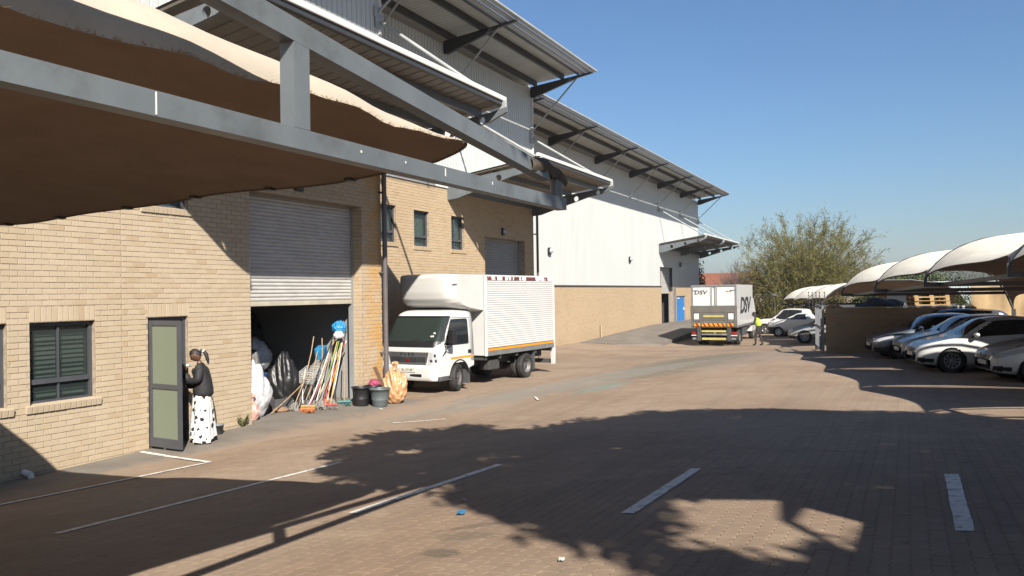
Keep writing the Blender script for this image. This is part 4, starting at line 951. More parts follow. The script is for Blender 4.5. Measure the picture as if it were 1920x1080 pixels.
    if S.get('emblem'):
        e = MB(); ez = S['emblem']; n = 20
        e.path([(X0+.03, .065*math.cos(2*math.pi*i/n), ez+.065*math.sin(2*math.pi*i/n)) for i in range(n+1)], .009, 6)
        e.path([(X0+.03, -.035, ez+.052), (X0+.03, 0, ez+.005), (X0+.03, .035, ez+.052)], .008, 5); e.path([(X0+.03, -.056, ez+.02), (X0+.03, -.028, ez-.05), (X0+.03, 0, ez-.005), (X0+.03, .028, ez-.05), (X0+.03, .056, ez+.02)], .008, 5)
        put(e, 'emblem', 'chrome', root)
    for s_ in (1, -1):
        if S.get('wiper', 1): pass
    return root
def spec(L, W, H, fo, wb, wr=.315, **k):
    h = W/2
    S = dict(L=L, W=W, fo=fo, wb=wb, wr=wr, arch=wr+.045, roofw=h*.70, pillars=[], handles=[], spokes=10)
    S.update(k); return S
def hatch(L, W, H, fo, wb, cowl, ws, roof_end, **k):
    h = W/2
    top = [(0, .52), (.03, .62), (.12, .70), (.35, .79), (.7, .88), (cowl, .97), (cowl+(ws-cowl)*.5, .97+(H-.06-.97)*.54), (ws, H-.06), (ws+.35, H-.01), (ws+.8, H), (roof_end, H-.07), (L-.28, H-.28), (L-.08, .95), (L-.02, .80), (L, .58)]
    belt = [(0, .46), (.15, .62), (.5, .76), (cowl, .90), (L*.5, .95), (L*.75, 1.0), (L-.15, 1.0), (L, .70)]
    bot = [(0, .30), (.12, .22), (.5, .19), (L-.6, .20), (L-.15, .28), (L, .40)]
    wid = [(0, h*.60), (.05, h*.72), (.2, h*.85), (.5, h*.95), (.9, h*.99), (L*.5, h), (L-1.0, h*.985), (L-.4, h*.93), (L-.1, h*.83), (L, h*.72)]
    S = spec(L, W, H, fo, wb, top=top, belt=belt, bot=bot, wid=wid, cowl=cowl, ws=ws, wsi=7, rs=roof_end, rg=L-.32, pillars=[cowl+1.38, L-1.15], handles=[cowl+1.15, cowl+2.1], rearglass=(roof_end+.1, L-.14))
    S['front'] = {'headlight': (.02, .62, .545, .655, h*.50, h*1.1, .26), 'grille': (0, .14, .55, .63, 0, h*.50, .1), 'lower_grille': (0, .16, .27, .40, 0, h*.42, 0), 'fog': (.0, .38, .26, .38, h*.62, h*.92, 0)}
    S.update(k); return S
polo = hatch(4.07, 1.76, 1.46, .82, 2.55, 1.08, 1.78, 3.25, plate=.47, emblem=.60, spokes=10)
golf = hatch(4.26, 1.80, 1.45, .86, 2.63, 1.18, 1.92, 3.40, plate=.44, emblem=.61, spokes=10)
sedan = hatch(4.10, 1.74, 1.45, .84, 2.55, 1.05, 1.75, 3.30, plate=.44)
mpv = hatch(4.30, 1.80, 1.62, .88, 2.70, 1.0, 1.85, 3.70, plate=.44)
pm('car_white', (.66, .67, .67), .28, var=.02, coat=.5); pm('car_white2', (.66, .67, .67), .28, var=.02, coat=.5); pm('car_blue', (.015, .045, .14), .22, var=.05, coat=.7); pm('car_slate', (.10, .13, .17), .25, .3, var=.05, coat=.6)
pm('car_black', (.02, .02, .023), .2, var=.05, coat=.7); pm('car_silver', (.50, .52, .53), .28, .4, var=.03, coat=.5)
hd = math.atan2(-NV.y, -NV.x)
def park(name, S, along, deep, paint, label, cat='car', group='cars parked under the shade carport', turn=0, front_wheel=Vector((12.05, 25.23)), steer=0):
    c = front_wheel+RV*along+NV*(deep+S['wb']/2)
    return car(name, S, (c.x, c.y, gz(c.x, c.y)), hd+turn, paint, label, cat, group, steer)
park('parked_car', polo, 0, .85*0+.0, 'car_white', 'white hatchback with a bright sunlit door and black wheel arches')
park('parked_car', golf, -2.45, 1.05, 'car_white2', 'white hatchback nearest the camera, cut by the right frame edge', steer=.0)
park('parked_car', sedan, 2.35, .25, 'car_silver', 'pale silver hatchback squeezed just behind the sunlit white one')
park('parked_car', polo | dict(emblem=None, trim=False), 4.6, -.1, 'car_slate', 'slate blue hatchback third along from the low brick wall')
park('parked_car', mpv, 5.2+1.6, .9, 'car_blue', 'tall dark blue people carrier rising above the other parked cars', turn=.02)
park('parked_car', sedan | dict(emblem=None), 8.6-.1, -.55+.9, 'car_black', 'black car tucked in deep shade right against the low brick wall')
# far cars beyond the gate
def pickup_spec(L, W, H, fo, wb, cowl, ws, cab_end, bedz, wr=.36, double=True):
    h = W/2
    top = [(0, .66), (.03, .80), (.12, .92), (.4, 1.02), (.8, 1.06), (cowl, 1.10), (cowl+(ws-cowl)*.5, 1.10+(H-.06-1.10)*.54), (ws, H-.06), (ws+.3, H-.01), (ws+.7, H), (cab_end-.12, H-.04), (cab_end, H-.14), (cab_end+.06, bedz+.02), (L-.05, bedz), (L, bedz-.2)]
    belt = [(0, .60), (.15, .85), (.5, .96), (cowl, 1.04), (L*.5, 1.07), (cab_end+.1, bedz-.06), (L-.1, bedz-.06), (L, bedz-.3)]
    bot = [(0, .42), (.12, .34), (.5, .32), (L-.6, .36), (L-.15, .42), (L, .5)]
    wid = [(0, h*.70), (.05, h*.80), (.2, h*.90), (.5, h*.97), (.9, h*.99), (L*.5, h), (L-1.0, h*.99), (L-.1, h*.97), (L, h*.93)]
    S = spec(L, W, H, fo, wb, wr, top=top, belt=belt, bot=bot, wid=wid, cowl=cowl, ws=ws, wsi=7, rs=cab_end, rg=cab_end-.02, dslope=.12, pillars=[cowl+1.15] if double else [], handles=[cowl+1.0]+([cowl+1.9] if double else []), plate=.6, spokes=6)
    S['front'] = {'headlight': (.02, .5, .74, .90, h*.55, h*1.1, .12), 'grille': (0, .12, .70, .86, 0, h*.55, 0)}
    if not double: S['front']['bumper'] = (0, .62, .30, .62, 0, 9, 0)
    return S
dcab = pickup_spec(5.1, 1.82, 1.78, .92, 3.05, 1.35, 2.05, 3.62, 1.08); scab = pickup_spec(4.2, 1.66, 1.50, .78, 2.55, 1.15, 1.78, 2.62, 1.12, .30, False)
def far(name, S, x, y, h, paint, label, cat): return car(name, S | {'nt': 70}, (x, y, gz(x, y)), h, paint, label, cat, 'vehicles parked beyond the gate')
far('pickup_truck', dcab, 3.95, 58.6, math.pi-.25, 'white_paint', 'white double cab pickup parked beyond the man in the vest', 'pickup')
far('pickup_truck', scab | dict(rim='car_white2'), 5.25, 53.6, math.pi-.18, 'white_paint', 'small white single cab pickup with dark front bumper', 'pickup')
far('parked_car', sedan, 7.5, 45.6, math.pi+.12, 'car_silver', 'silver hatchback nose poking out from behind the steel gate', 'car')
far('parked_car', sedan, 2.6, 64.0, math.pi-.15, 'car_black', 'dark car half hidden behind the white double cab pickup', 'car')
# ---------------------------------------------------------------- white box truck
def box_truck():
    h = Vector((-.072, -.9974)); fwp = Vector((-.02, 19.1)); lv = Vector((-h.y, h.x)); c = fwp-lv*.80; c = Vector((11.2+(c.x-11.2)*.94, c.y*.94))
    t = empty('box_truck', (c.x, c.y, -.045), math.atan2(h.y, h.x), 'white box truck with corrugated sides parked facing the camera', 'truck'); t.scale = (.94, .94, .94)
    HW = .965
    xf = smooth_tab([(.36, 1.02), (.50, 1.08), (.78, 1.09), (.82, 1.05), (1.10, 1.05), (1.32, 1.0), (1.42, .95), (2.05, .56), (2.16, .44), (2.22, .25), (2.25, -.05)])
    hw = smooth_tab([(.36, HW*.96), (.8, HW), (1.4, HW*.985), (2.0, HW*.93), (2.14, HW*.89), (2.22, HW*.78), (2.25, HW*.55)])
    def front(z, y): w_ = hw(z); u = min(1, abs(y)/w_); return xf(z)-.05*u*u-.20*max(0, (u-.80)/.20)**2.2
    def ring(z):
        w_ = hw(z); P = []
        for k in range(25): y = -w_+2*w_*k/24; y = w_*math.sin(math.pi/2*(y/w_)); P.append((front(z, y), y))
        back = -.72; xs = front(z, w_)
        P += [(xs+(back-xs)*k/6, w_) for k in range(1, 7)]+[(back, w_-2*w_*k/6) for k in range(1, 7)]+[(back+(xs-back)*k/6, -w_) for k in range(1, 6)]
        return P
    zs = [.80, .86, 1.0, 1.12, 1.22, 1.32, 1.42, 1.55, 1.7, 1.85, 2.0, 2.08, 2.14, 2.19, 2.22, 2.25]
    P = [[(x, y, z) for x, y in ring(z)] for z in zs]; P = [r_+[r_[0]] for r_ in P]
    m = MB(); m.grid(P, flip=False); m.add([P[-1][k] for k in range(len(P[-1])-1)], [tuple(range(len(P[-1])-1))]); cab = put(m, 'cab', 'white_paint', t)
    me = cab.data; b = bmesh.new(); b.from_mesh(me); bmesh.ops.recalc_face_normals(b, faces=b.faces[:]); b.to_mesh(me); b.free()
    # lower flanks with wheel arch
    for s_ in (1, -1):
        arc = [(.47*math.cos(a), .39+.47*math.sin(a)) for a in np.linspace(.12, math.pi-.45, 14)]
        poly = [(.93, .48), (.95, .82), (-.72, .82), (-.72, .68)]+[p for p in reversed(arc)]+[(.50, .48)]
        m = MB(); m.prism(poly, min(s_*(HW-.05), s_*(HW-.001)), max(s_*(HW-.05), s_*(HW-.001)), 'y'); put(m, 'lower_panel', 'white_paint', cab)
        m = MB(); m.cbox(.50, .96, min(s_*(HW-.10), s_*(HW-.006)), max(s_*(HW-.10), s_*(HW-.006)), .36, .475, .01); put(m, 'step', 'grey_plastic', cab)
        m = MB(); m.path([(.475*math.cos(a), s_*(HW-.02), .39+.475*math.sin(a)) for a in np.linspace(.15, math.pi-.1, 16)], .03, 5); put(m, 'wheel_arch', 'black_plastic', cab)
        m = MB(); m.box(-.50, -.44, min(s_*.62, s_*HW), max(s_*.62, s_*HW), .18, .60); put(m, 'mudflap', 'grey_plastic', cab)
        # side window, handle, stripe
        y = lambda z: s_*(hw(z)+.004)
        poly = [(.66, 1.36), (.60, 1.50), (.36, 1.93), (.30, 1.98), (-.42, 1.98), (-.46, 1.93), (-.46, 1.34), (-.42, 1.30), (.62, 1.30)]
        m = MB(); Pw = []
        for z in (1.30, 1.36, 1.42, 1.55, 1.7, 1.85, 1.93, 1.98):
            xa = interp([(1.30, .62), (1.36, .66), (1.50, .60), (1.93, .36), (1.98, .30)], z); Pw.append([(xa, y(z)+s_*.006, z), (-.46, y(z)+s_*.006, z)])
        m.grid(Pw, False, s_ < 0); w_ = put(m, 'side_window', 'glass_dark', cab)
        m = MB(); m.path([(a, y(c_)+s_*.002, c_) for a, c_ in poly+poly[:1]], .012, 5); put(m, 'window_rubber', 'black_plastic', cab)
        m = MB(); m.cbox(-.58, -.42, min(y(1.05)-.005, y(1.05)+s_*.012), max(y(1.05), y(1.05)+s_*.012), 1.02, 1.12, .01); put(m, 'door_handle', 'black_plastic', cab)
        m = MB(); m.box(-.70, .42, min(y(.93)-.003, y(.93)+s_*.003), max(y(.93)-.003, y(.93)+s_*.003), .905, .96); put(m, 'orange_stripe', 'orange_tape', cab)
        m = MB(); m.path([(.70, s_*(HW+.005), 1.28), (.695, s_*(HW+.005), 2.0)], .004, 4); m.path([(-.60, s_*(HW+.004), .85), (-.60, s_*(HW-.02), 1.35), (-.56, s_*(HW-.055), 2.02), (.30, s_*(HW-.06), 2.04), (.66, s_*(HW-.005), 1.42), (.66, s_*(HW+.004), .85)], .005, 4); put(m, 'door_gap', 'grey_plastic', cab)
        m = MB(); m.cbox(.60, .76, min(s_*(HW+.14), s_*(HW+.34)), max(s_*(HW+.14), s_*(HW+.34)), 1.36, 1.74, .05); m.path([(.66, s_*(HW-.02), 1.28), (.72, s_*(HW+.10), 1.24), (.70, s_*(HW+.22), 1.30), (.68, s_*(HW+.24), 1.40)], .018, 6); m.path([(.70, s_*(HW-.02), 1.32), (.72, s_*(HW+.22), 1.55)], .015, 6); m.path([(.80, s_*(HW-.02), .98), (.74, s_*(HW+.14), 1.28)], .012, 6); put(m, 'mirror', 'black_plastic', cab)
    def patch(z0, z1, y0, y1, off, nz=10, ny=20, yf=None):
        P = []
        for i in range(nz+1):
            z = z0+(z1-z0)*i/nz; a, c_ = (y0, y1) if yf is None else yf(i/nz)
            P.append([(front(z, a+(c_-a)*k/ny)+off, a+(c_-a)*k/ny, z) for k in range(ny+1)])
        return P
    m = MB(); m.grid(patch(1.40, 2.06, -.80, .80, .008, 14, 30, lambda u: (-.925+.055*u, .925-.055*u)), flip=True); wsn = put(m, 'windscreen', 'glass_screen', cab)
    m = MB(); m.grid(patch(1.26, 1.415, -.80, .80, .012, 6, 30, lambda u: (-.80-.13*min(1, u*1.6), .80+.13*min(1, u*1.6))), flip=True)
    for k in (0, 1): m.grid(patch(2.045, 2.085, -.87, .87, .011, 2, 24), flip=True)
    for s_ in (1, -1): m.grid(patch(1.40, 2.07, 0, 0, .012, 12, 3, lambda u: ((s_*.93-s_*.055*u)-.022, (s_*.93-s_*.055*u)+.022)), flip=True)
    put(m, 'cowl', 'black_plastic', cab)
    m = MB(); m.path([(front(1.42, -.1)+.02, -.1, 1.40), (front(1.5, .25)+.025, .32, 1.46)], .010, 5); m.path([(front(1.42, .5)+.02, .45, 1.40), (front(1.45, .75)+.025, .78, 1.44)], .010, 5); put(m, 'wiper', 'black_plastic', cab)
    # cab interior is hollow: dark liner, dash, seats, visors, stickers
    pm('visor', (.30, .47, .40), .7); pm('paper', (.75, .75, .72), .8); pm('dash', (.10, .12, .11), .7)
    m = MB(); m.box(-.60, -.50, -.72, .72, 1.0, 1.85); m.cbox(-.5, -.2, .15, .65, 1.0, 1.75, .08); m.cbox(-.5, -.2, -.65, -.15, 1.0, 1.75, .08); put(m, 'seat', 'inner_dark', cab)
    m = MB(); m.cbox(.35, .86, -.74, .74, 1.1, 1.40, .04); put(m, 'dashboard', 'dash', cab)
    for y0, y1 in ((.12, .66), (-.62, -.22)): m = MB(); m.box(.46, .475, y0, y1, 1.82, 1.97, M3(ry=0)); put(m, 'sun_visor', 'visor', cab)
    m = MB(); m.lathe([(.17, -.015), (.19, 0), (.17, .015)], (0, 0, 0), 'z', 20, M=M3((.28, -.38, 1.42), ry=-.9)); put(m, 'steering_wheel', 'black_plastic', cab)
    for x, y_, a in ((.72, .30, .2), (.74, -.60, -.3), (.70, .22, .5)): m = MB(); m.box(-.10, .10, -.14, .14, 0, .012, M3((x, y_, 1.405), rz=a)); put(m, 'paper', 'paper', cab)
    for z, y_ in ((1.62, .72), (1.54, .70), (1.535, .655)): m = MB(); m.tube((front(z, y_)-.004, y_, z), (front(z, y_)+.012, y_, z), .036, n=14); put(m, 'licence_disc', 'paper', cab)
    # bumper, grille, lamps, badge, plate
    P = []
    for z in (.37, .40, .46, .52, .60, .66, .72, .77, .79):
        e = .04 if z in (.37, .79) else (.015 if z in (.40, .77) else 0); P.append([(front(.6, y_)+.05-e-(0.0), y_*1.0, z) for y_ in np.linspace(-HW+.005, HW-.005, 31)])
    m = MB(); m.grid(P, flip=True); m.grid([[(a, b_, c_) for a, b_, c_ in P[0]], [(a-.5, b_, c_) for a, b_, c_ in P[0]]], flip=True); m.grid([P[-1], [(a-.2, b_, c_) for a, b_, c_ in P[-1]]]); put(m, 'bumper', 'white_paint', t)
    m = MB(); m.cbox(front(.6, .4)+.03, front(.6, .4)+.058, -.50, .50, .475, .555, .012); put(m, 'bumper_slot', 'black_plastic', t)
    m = MB(); m.grid(patch(.80, 1.13, -.5, .5, .012, 8, 24, lambda u: (-.60-.08*u, .60+.08*u)), flip=True); gr = put(m, 'grille', 'grey_plastic', t)
    m = MB()
    for k in range(28): y_ = -.56+1.12*k/27; m.box(front(.9, y_)+.010, front(.9, y_)+.022, y_-.008, y_+.008, .86, 1.0)
    put(m, 'grille_bar', 'black_plastic', gr)
    tx = text_mesh('FUSO', .085, 1.55, 0, 1.75, .004, .001); tx.materials.append(MATS['chrome']); o = link('lettering', tx, gr); o.matrix_local = Matrix(((0, 0, 1, front(1.07, 0)+.018), (1, 0, 0, 0), (0, 1, 0, 1.075), (0, 0, 0, 1)))
    m = MB(); X_ = front(.93, 0)+.026
    for a in (90, 210, 330):
        d = Vector((math.cos(rad(a)), math.sin(rad(a)))); n_ = Vector((-d.y, d.x)); L_ = .075; pts = [Vector((0, 0)), d*L_*.5+n_*L_*.29, d*L_, d*L_*.5-n_*L_*.29]
        m.prism([(p.x, p.y+.92) for p in pts], X_-.006, X_+.006, 'x')
    put(m, 'emblem', 'red_lamp', gr)
    for s_ in (1, -1):
        m = MB(); m.grid(patch(.80, 1.13, 0, 0, .014, 8, 14, lambda u: tuple(sorted((s_*(.64+.07*u), s_*.95)))), flip=True); hl = put(m, 'headlight', 'glass_lamp', t)
        for z, y_ in ((.90, .75), (.90, .86), (1.04, .84)): m = MB(); m.lathe([(.052, .0), (.03, .016), (0, .02)], (front(z, y_)+.005, s_*y_, z), 'x', 14); put(m, 'lamp', 'chrome', hl)
    m = MB(); m.cbox(front(.6, 0)+.055, front(.6, 0)+.066, -.17-.05, .35-.05, .60, .72, .003); np_ = put(m, 'number_plate', 'number_plate', t)
    tx = text_mesh('BL 173 GP', .082, 1.0, 0, 1.02, .001, .0015); tx.materials.append(MATS['plate_ink']); o = link('plate_text', tx, np_); o.matrix_local = Matrix(((0, 0, 1, front(.6, 0)+.067), (1, 0, 0, .04), (0, 1, 0, .658), (0, 0, 0, 1)))
    # cargo box
    b0, b1, bh = -1.30, -5.62, 1.0; zb, zt2 = .88, 3.22
    m = MB(); m.box(b1, b0, -bh+.03, bh-.03, zb, zt2-.05); box_ = put(m, 'cargo_box', 'white_paint', t)
    nr = 30
    for s_ in (1, -1):
        P = []
        for i in range(nr*4+1):
            z = zb+.20+(zt2-.16-zb-.20)*i/(nr*4); o_ = .022*(0 if i % 4 == 0 else 1); P.append([(b1+.06, s_*(bh-.02+o_), z), (b0-.09, s_*(bh-.02+o_), z)])
        m = MB(); m.grid(P, smooth=False, flip=s_ < 0); put(m, 'ribbed_side', 'white_paint', box_)
        y0, y1 = sorted((s_*(bh-.03), s_*(bh+.012)))
        m = MB(); m.cbox(b0-.10, b0+.02, y0, y1, zb-.02, zt2, .01); put(m, 'corner_post', 'white_paint', box_); m = MB(); m.cbox(b1-.02, b1+.06, y0, y1, zb-.02, zt2, .01); put(m, 'corner_post', 'white_paint', box_)
        m = MB(); m.box(b1, b0-.10, y0, y1-.004 if s_ > 0 else y1, zb-.02, zb+.12); put(m, 'skirt_rail', 'galv', box_)
        m = MB(); y0, y1 = sorted((s_*(bh-.012), s_*(bh+.006))); m.box(b1+.07, b0-.16, y0, y1, zb+.125, zb+.19); put(m, 'orange_stripe', 'orange_tape', box_)
        m = MB(); y0, y1 = sorted((s_*(bh-.02), s_*(bh+.008))); m.box(b1+.06, b0-.09, y0, y1, zt2-.15, zt2-.05); put(m, 'peeling_strip', 'peel', box_)
    m = MB(); m.cbox(b1-.02, b0+.02, -bh-.01, bh+.01, zt2-.055, zt2, .02); put(m, 'roof', 'white_paint', box_)
    # aerodynamic nose
    prof = [(-1.28, 2.14), (-.9, 2.17), (-.3, 2.24), (.02, 2.31), (.24, 2.40), (.36, 2.53), (.40, 2.72), (.405, 2.95), (.40, 3.14), (.37, 3.21), (.28, 3.238), (-.4, 3.245), (-1.28, 3.25)]
    pf = []; 
    for i in range(len(prof)-1):
        for k in range(4): u = k/4; pf.append(tuple(Vector(prof[i]).lerp(Vector(prof[i+1]), u)))
    pf.append(prof[-1]); W_ = .95; P = []
    for i in range(33):
        y_ = W_*math.sin(math.pi/2*(-1+2*i/32)); u = abs(y_)/W_; k = (1-.05*u**2.5-.16*u**12); zz = .06*u**6
        P.append([(-1.28+(a+1.28)*k, y_, c_+(zz if c_ < 2.9 else -.03*u**6)) for a, c_ in pf])
    m = MB(); m.grid(P); m.add(P[0], [tuple(range(len(P[0])))]); m.add(P[-1], [tuple(range(len(P[-1])))[::-1]]); put(m, 'roof_fairing', 'fairing', box_)
    # chassis, guards, tank, axle
    m = MB()
    for s_ in (1, -1): m.box(-5.7, .9, s_*.40-.04, s_*.40+.04, .55, .75)
    for x in (-5.5, -4.4, -3.2, -2.2, -1.4, 0): m.box(x-.04, x+.04, -.95 if x < -1 else -.4, .95 if x < -1 else .4, .74, .86)
    m.cbox(-.55, .8, -.55, .55, .45, .80, .05); m.tube((-3.80, -.8, .39), (-3.80, .8, .39), .07); m.cbox(-3.98, -3.62, -.15, .15, .25, .55, .05); put(m, 'chassis', 'inner_dark', t)
    m = MB(); m.cbox(-2.7, -1.6, -.85, -.48, .38, .74, .06); put(m, 'fuel_tank', 'inner_dark', t)
    m = MB(); m.cbox(-2.3, -1.7, .5, .85, .42, .72, .03); put(m, 'battery_box', 'inner_dark', t)
    for s_ in (1, -1):
        m = MB(); y0, y1 = sorted((s_*.55, s_*.95)); m.box(-4.32, -4.29, y0, y1, .22, .86); put(m, 'mudflap', 'grey_plastic', t)
        m = MB(); y0, y1 = sorted((s_*.90, s_*1.0)); m.prism([(-5.65, .30), (-5.52, .30), (-5.50, .86), (-5.68, .86)], y0, y1, 'y'); put(m, 'tail_bracket', 'white_paint', t)
        wheel(t, 0, s_*.83, .39, .21, s_, 'steel_rim', 0, .30 if True else 0, True)
        wheel(t, -3.80, s_*.86, .39, .20, s_, 'steel_rim', 0, 0, True, 'wheel', .05); wheel(t, -3.80, s_*.62, .39, .20, s_, 'steel_rim', 0, 0, True)
    m = MB(); m.box(-5.65, -5.60, -.9, .9, .32, .46); put(m, 'rear_bumper', 'grey_plastic', t)
    return t
def peel_mat():
    m, nt, b = newmat('peel'); c = coords(nt, 'obj'); n = noise(nt, c, 3.2, 6, .7, (1, 1, .2)); out = mix(nt, ramp(nt, n, .50, .53), (.72, .70, .68), (.10, .025, .025)); nt.links.new(out, b.inputs['Base Color']); b.inputs['Roughness'].default_value = .6
peel_mat(); pm('fairing', (.66, .655, .635), .35, var=.03, vs=1.5, dirt=(.60, .57, .51), dirt_amt=.5, ds=1.1, coat=.3)
box_truck()
# ---------------------------------------------------------------- delivery truck with tail lift, seen from behind
def tail_lift_truck():
    # origin: ground under the rear bumper centre; +x forward
    ang = math.pi/2+rad(1.6); c = Vector((1.80, 43.75))
    t = empty('delivery_truck', (c.x, c.y, gz(c.x, c.y)-.02), ang, 'white delivery truck with grey folded tail lift seen from behind', 'truck')
    hw, zb, zt2, L = 1.22, 1.02, 3.34, 5.9
    m = MB(); m.cbox(.06, L, -hw, hw, zb, zt2, .02); bx = put(m, 'cargo_box', 'white_paint', t)
    m = MB(); m.cbox(-.02, .06, -hw, hw, zt2-.10, zt2+.005, .01); m.cbox(-.02, .06, -hw, -hw+.09, zb, zt2-.10, .01); m.cbox(-.02, .06, hw-.09, hw, zb, zt2-.10, .01); put(m, 'door_surround', 'galv', bx)
    m = MB(); m.box(.06, L, -hw-.008, -hw, zb, zb+.12); m.box(.06, L, hw, hw+.008, zb, zb+.12); put(m, 'skirt_rail', 'galv', bx)
    for s_ in (1, -1):
        m = MB(); y0, y1 = sorted((s_*.05, s_*(hw-.10))); m.cbox(.01, .055, y0, y1, zb+.05, zt2-.11, .008); dr = put(m, 'rear_door', 'white_paint', bx)
        m = MB()
        for y_ in (.10, .17): m.tube((-.005, s_*y_, zb+.1), (-.005, s_*y_, zt2-.13), .015, n=6)
        for z in (zt2-.30,): y0, y1 = sorted((s_*(hw-.02), s_*(hw-.34))); m.box(-.012, .01, y0, y1, z-.025, z+.025)
        put(m, 'lock_rod', 'galv', dr)
        if s_ > 0: tx = text_mesh('DSV', .30, 1.25, .22, 1.0, .002, .008); sz = (.72, 2.93)
        else: tx = text_mesh('M135', .11, 1.1, 0, 1.05, .002, .002); sz = (-.80, 2.97)
        tx.materials.append(MATS['ink']); o = link('lettering', tx, dr); o.matrix_local = Matrix(((0, 0, -1, .004), (-1, 0, 0, sz[0]), (0, 1, 0, sz[1]), (0, 0, 0, 1)))
    tx = text_mesh('DSV', 1.20, 1.75, .22, .95, .002, .045); tx.materials.append(MATS['ink']); o = link('lettering', tx, bx); o.matrix_local = Matrix(((1, 0, 0, 2.9), (0, 0, -1, -hw-.006), (0, 1, 0, 2.15), (0, 0, 0, 1)))
    # tail lift platform folded up against the doors
    pm('lift_grey', (.15, .14, .125), .6, var=.1, dirt=(.20, .18, .15), dirt_amt=.3)
    m = MB(); m.cbox(-.12, -.03, -hw-.02, hw+.02, 1.08, 2.22, .015); lf = put(m, 'tail_lift', 'lift_grey', t)
    for y0, y1, z0, z1 in ((.72, 1.10, 1.35, 1.85), (-1.10, -.72, 1.30, 1.85), (-.62, .62, 1.50, 1.86), (-.62, .62, 1.16, 1.44)):
        m = MB()
        for a, b_, c_, d in ((y0, y1, z1-.02, z1), (y0, y1, z0, z0+.02), (y0, y0+.02, z0, z1), (y1-.02, y1, z0, z1)): m.box(-.127, -.121, a, b_, c_, d)
        put(m, 'panel_groove', 'inner_dark', lf)
    for y_ in (.92, -.92): m = MB(); m.box(-.135, -.121, y_-.13, y_+.13, 1.48, 1.79); put(m, 'reflector_plate', 'paper', lf)
    m = MB(); m.box(-.135, -.121, -.55, .55, 1.60, 1.70); put(m, 'reflective_strip', 'yellow_tape', lf)
    for y0, y1, n_ in ((.74, 1.04, 1), (-.62, .62, 5), (-1.04, -.74, 1)):
        m = MB(); m.box(-.150, -.135, y0, y1, 1.10, 1.26); ch = put(m, 'chevron_board', 'orange_tape', lf); m = MB(); wd = (y1-y0)/n_
        for k in range(n_):
            a = y0+wd*k+wd*.1; b_ = .35*wd if n_ > 1 else .12; m.prism([(a, 1.10), (a+b_, 1.10), (a+b_+.10, 1.26), (a+.10, 1.26)], -.154, -.1505, 'x')
        put(m, 'chevron', 'red_lamp', ch)
    # under-run bars, lamps, legs
    for z0, z1, y1, mt in ((.78, .88, .66, 'yellow_tape'), (.62, .70, .66, 'galv'), (.36, .48, .64, 'yellow_tape')): m = MB(); m.cbox(-.10, -.02, -y1, y1, z0, z1, .01); put(m, 'underrun_bar', mt, t)
    for s_ in (1, -1):
        y0, y1 = sorted((s_*.70, s_*.90)); m = MB(); m.cbox(-.16, .3, y0, y1, .30, 1.06, .03); put(m, 'lift_arm', 'inner_dark', t)
        y0, y1 = sorted((s_*.92, s_*1.20)); m = MB(); m.cbox(-.08, .0, y0, y1, .66, .80, .02); put(m, 'tail_light', 'red_lamp', t)
        m = MB(); m.cbox(-.085, 0, y0-.02, y1+.02, .58, .63, .01); put(m, 'lamp_bar', 'white_paint', t)
        y0, y1 = sorted((s_*.92, s_*1.16)); m = MB(); m.cbox(-.08, .0, y0, y1, .37, .48, .01); put(m, 'buffer', 'galv', t)
        wheel(t, 1.55, s_*1.0, .44, .24, s_, 'silver_rim', 0, 0, True, 'wheel', .06); wheel(t, 1.55, s_*.72, .44, .24, s_, 'steel_rim', 0, 0, True); wheel(t, 6.9, s_*.98, .44, .26, s_, 'silver_rim', 0, 0, True)
        y0, y1 = sorted((s_*.80, s_*1.12)); m = MB(); m.cbox(2.4, 4.2, y0, y1, .45, .95, .06); put(m, 'fuel_tank' if s_ < 0 else 'battery_box', 'grey_plastic', t)
        m = MB(); y0, y1 = sorted((s_*.6, s_*1.16)); m.box(2.05, 2.09, y0, y1, .18, .9); put(m, 'mudflap', 'black_plastic', t)
    m = MB(); m.box(.2, 7.4, -.45, -.37, .72, .95); m.box(.2, 7.4, .37, .45, .72, .95); m.tube((1.55, -.9, .44), (1.55, .9, .44), .08); m.tube((6.9, -.9, .44), (6.9, .9, .44), .08); put(m, 'chassis', 'inner_dark', t)
    # cab with its right-hand door swung open
    P = []
    for z, xf_, w_ in ((.55, 7.75, 1.12), (.9, 7.80, 1.15), (1.5, 7.78, 1.15), (1.7, 7.72, 1.15), (2.5, 7.45, 1.08), (2.62, 7.3, 1.0), (2.68, 7.0, .8)): P.append([(6.1, -w_, z), (xf_-.15, -w_, z), (xf_, -w_+.15, z), (xf_, w_-.15, z), (xf_-.15, w_, z), (6.1, w_, z), (6.1, -w_, z)])
    m = MB(); m.grid(P, smooth=False); m.add(P[-1][:-1], [tuple(range(6))]); put(m, 'cab', 'white_paint', t)
    DMx = M3((7.45, -1.16, 0), rz=rad(-68))      # hinge at the front edge of the cab side; leaf runs back along -x
    outl = [(0, .95), (-.05, 1.75), (-.30, 2.45), (-1.05, 2.50), (-1.12, 2.42), (-1.12, .95), (-1.0, .78), (-.12, .78)]
    hole = [(-.14, 1.62), (-.36, 2.36), (-1.03, 2.40), (-1.03, 1.62)]
    bm = bmesh.new(); ed = []
    for Lp in (outl, hole):
        v = [bm.verts.new((a, -.03, b_)) for a, b_ in Lp]
        for i in range(len(v)): ed.append(bm.edges.new((v[i], v[(i+1) % len(v)])))
    bmesh.ops.triangle_fill(bm, edges=ed, use_beauty=True); ret = bmesh.ops.extrude_face_region(bm, geom=bm.faces[:]); bmesh.ops.translate(bm, verts=[q for q in ret['geom'] if isinstance(q, bmesh.types.BMVert)], vec=(0, .06, 0)); bmesh.ops.recalc_face_normals(bm, faces=bm.faces[:])
    m = MB(); m.bm(bm, DMx); cdr = put(m, 'cab_door', 'white_paint', t); cdr['label'] = 'white cab door swung wide open'
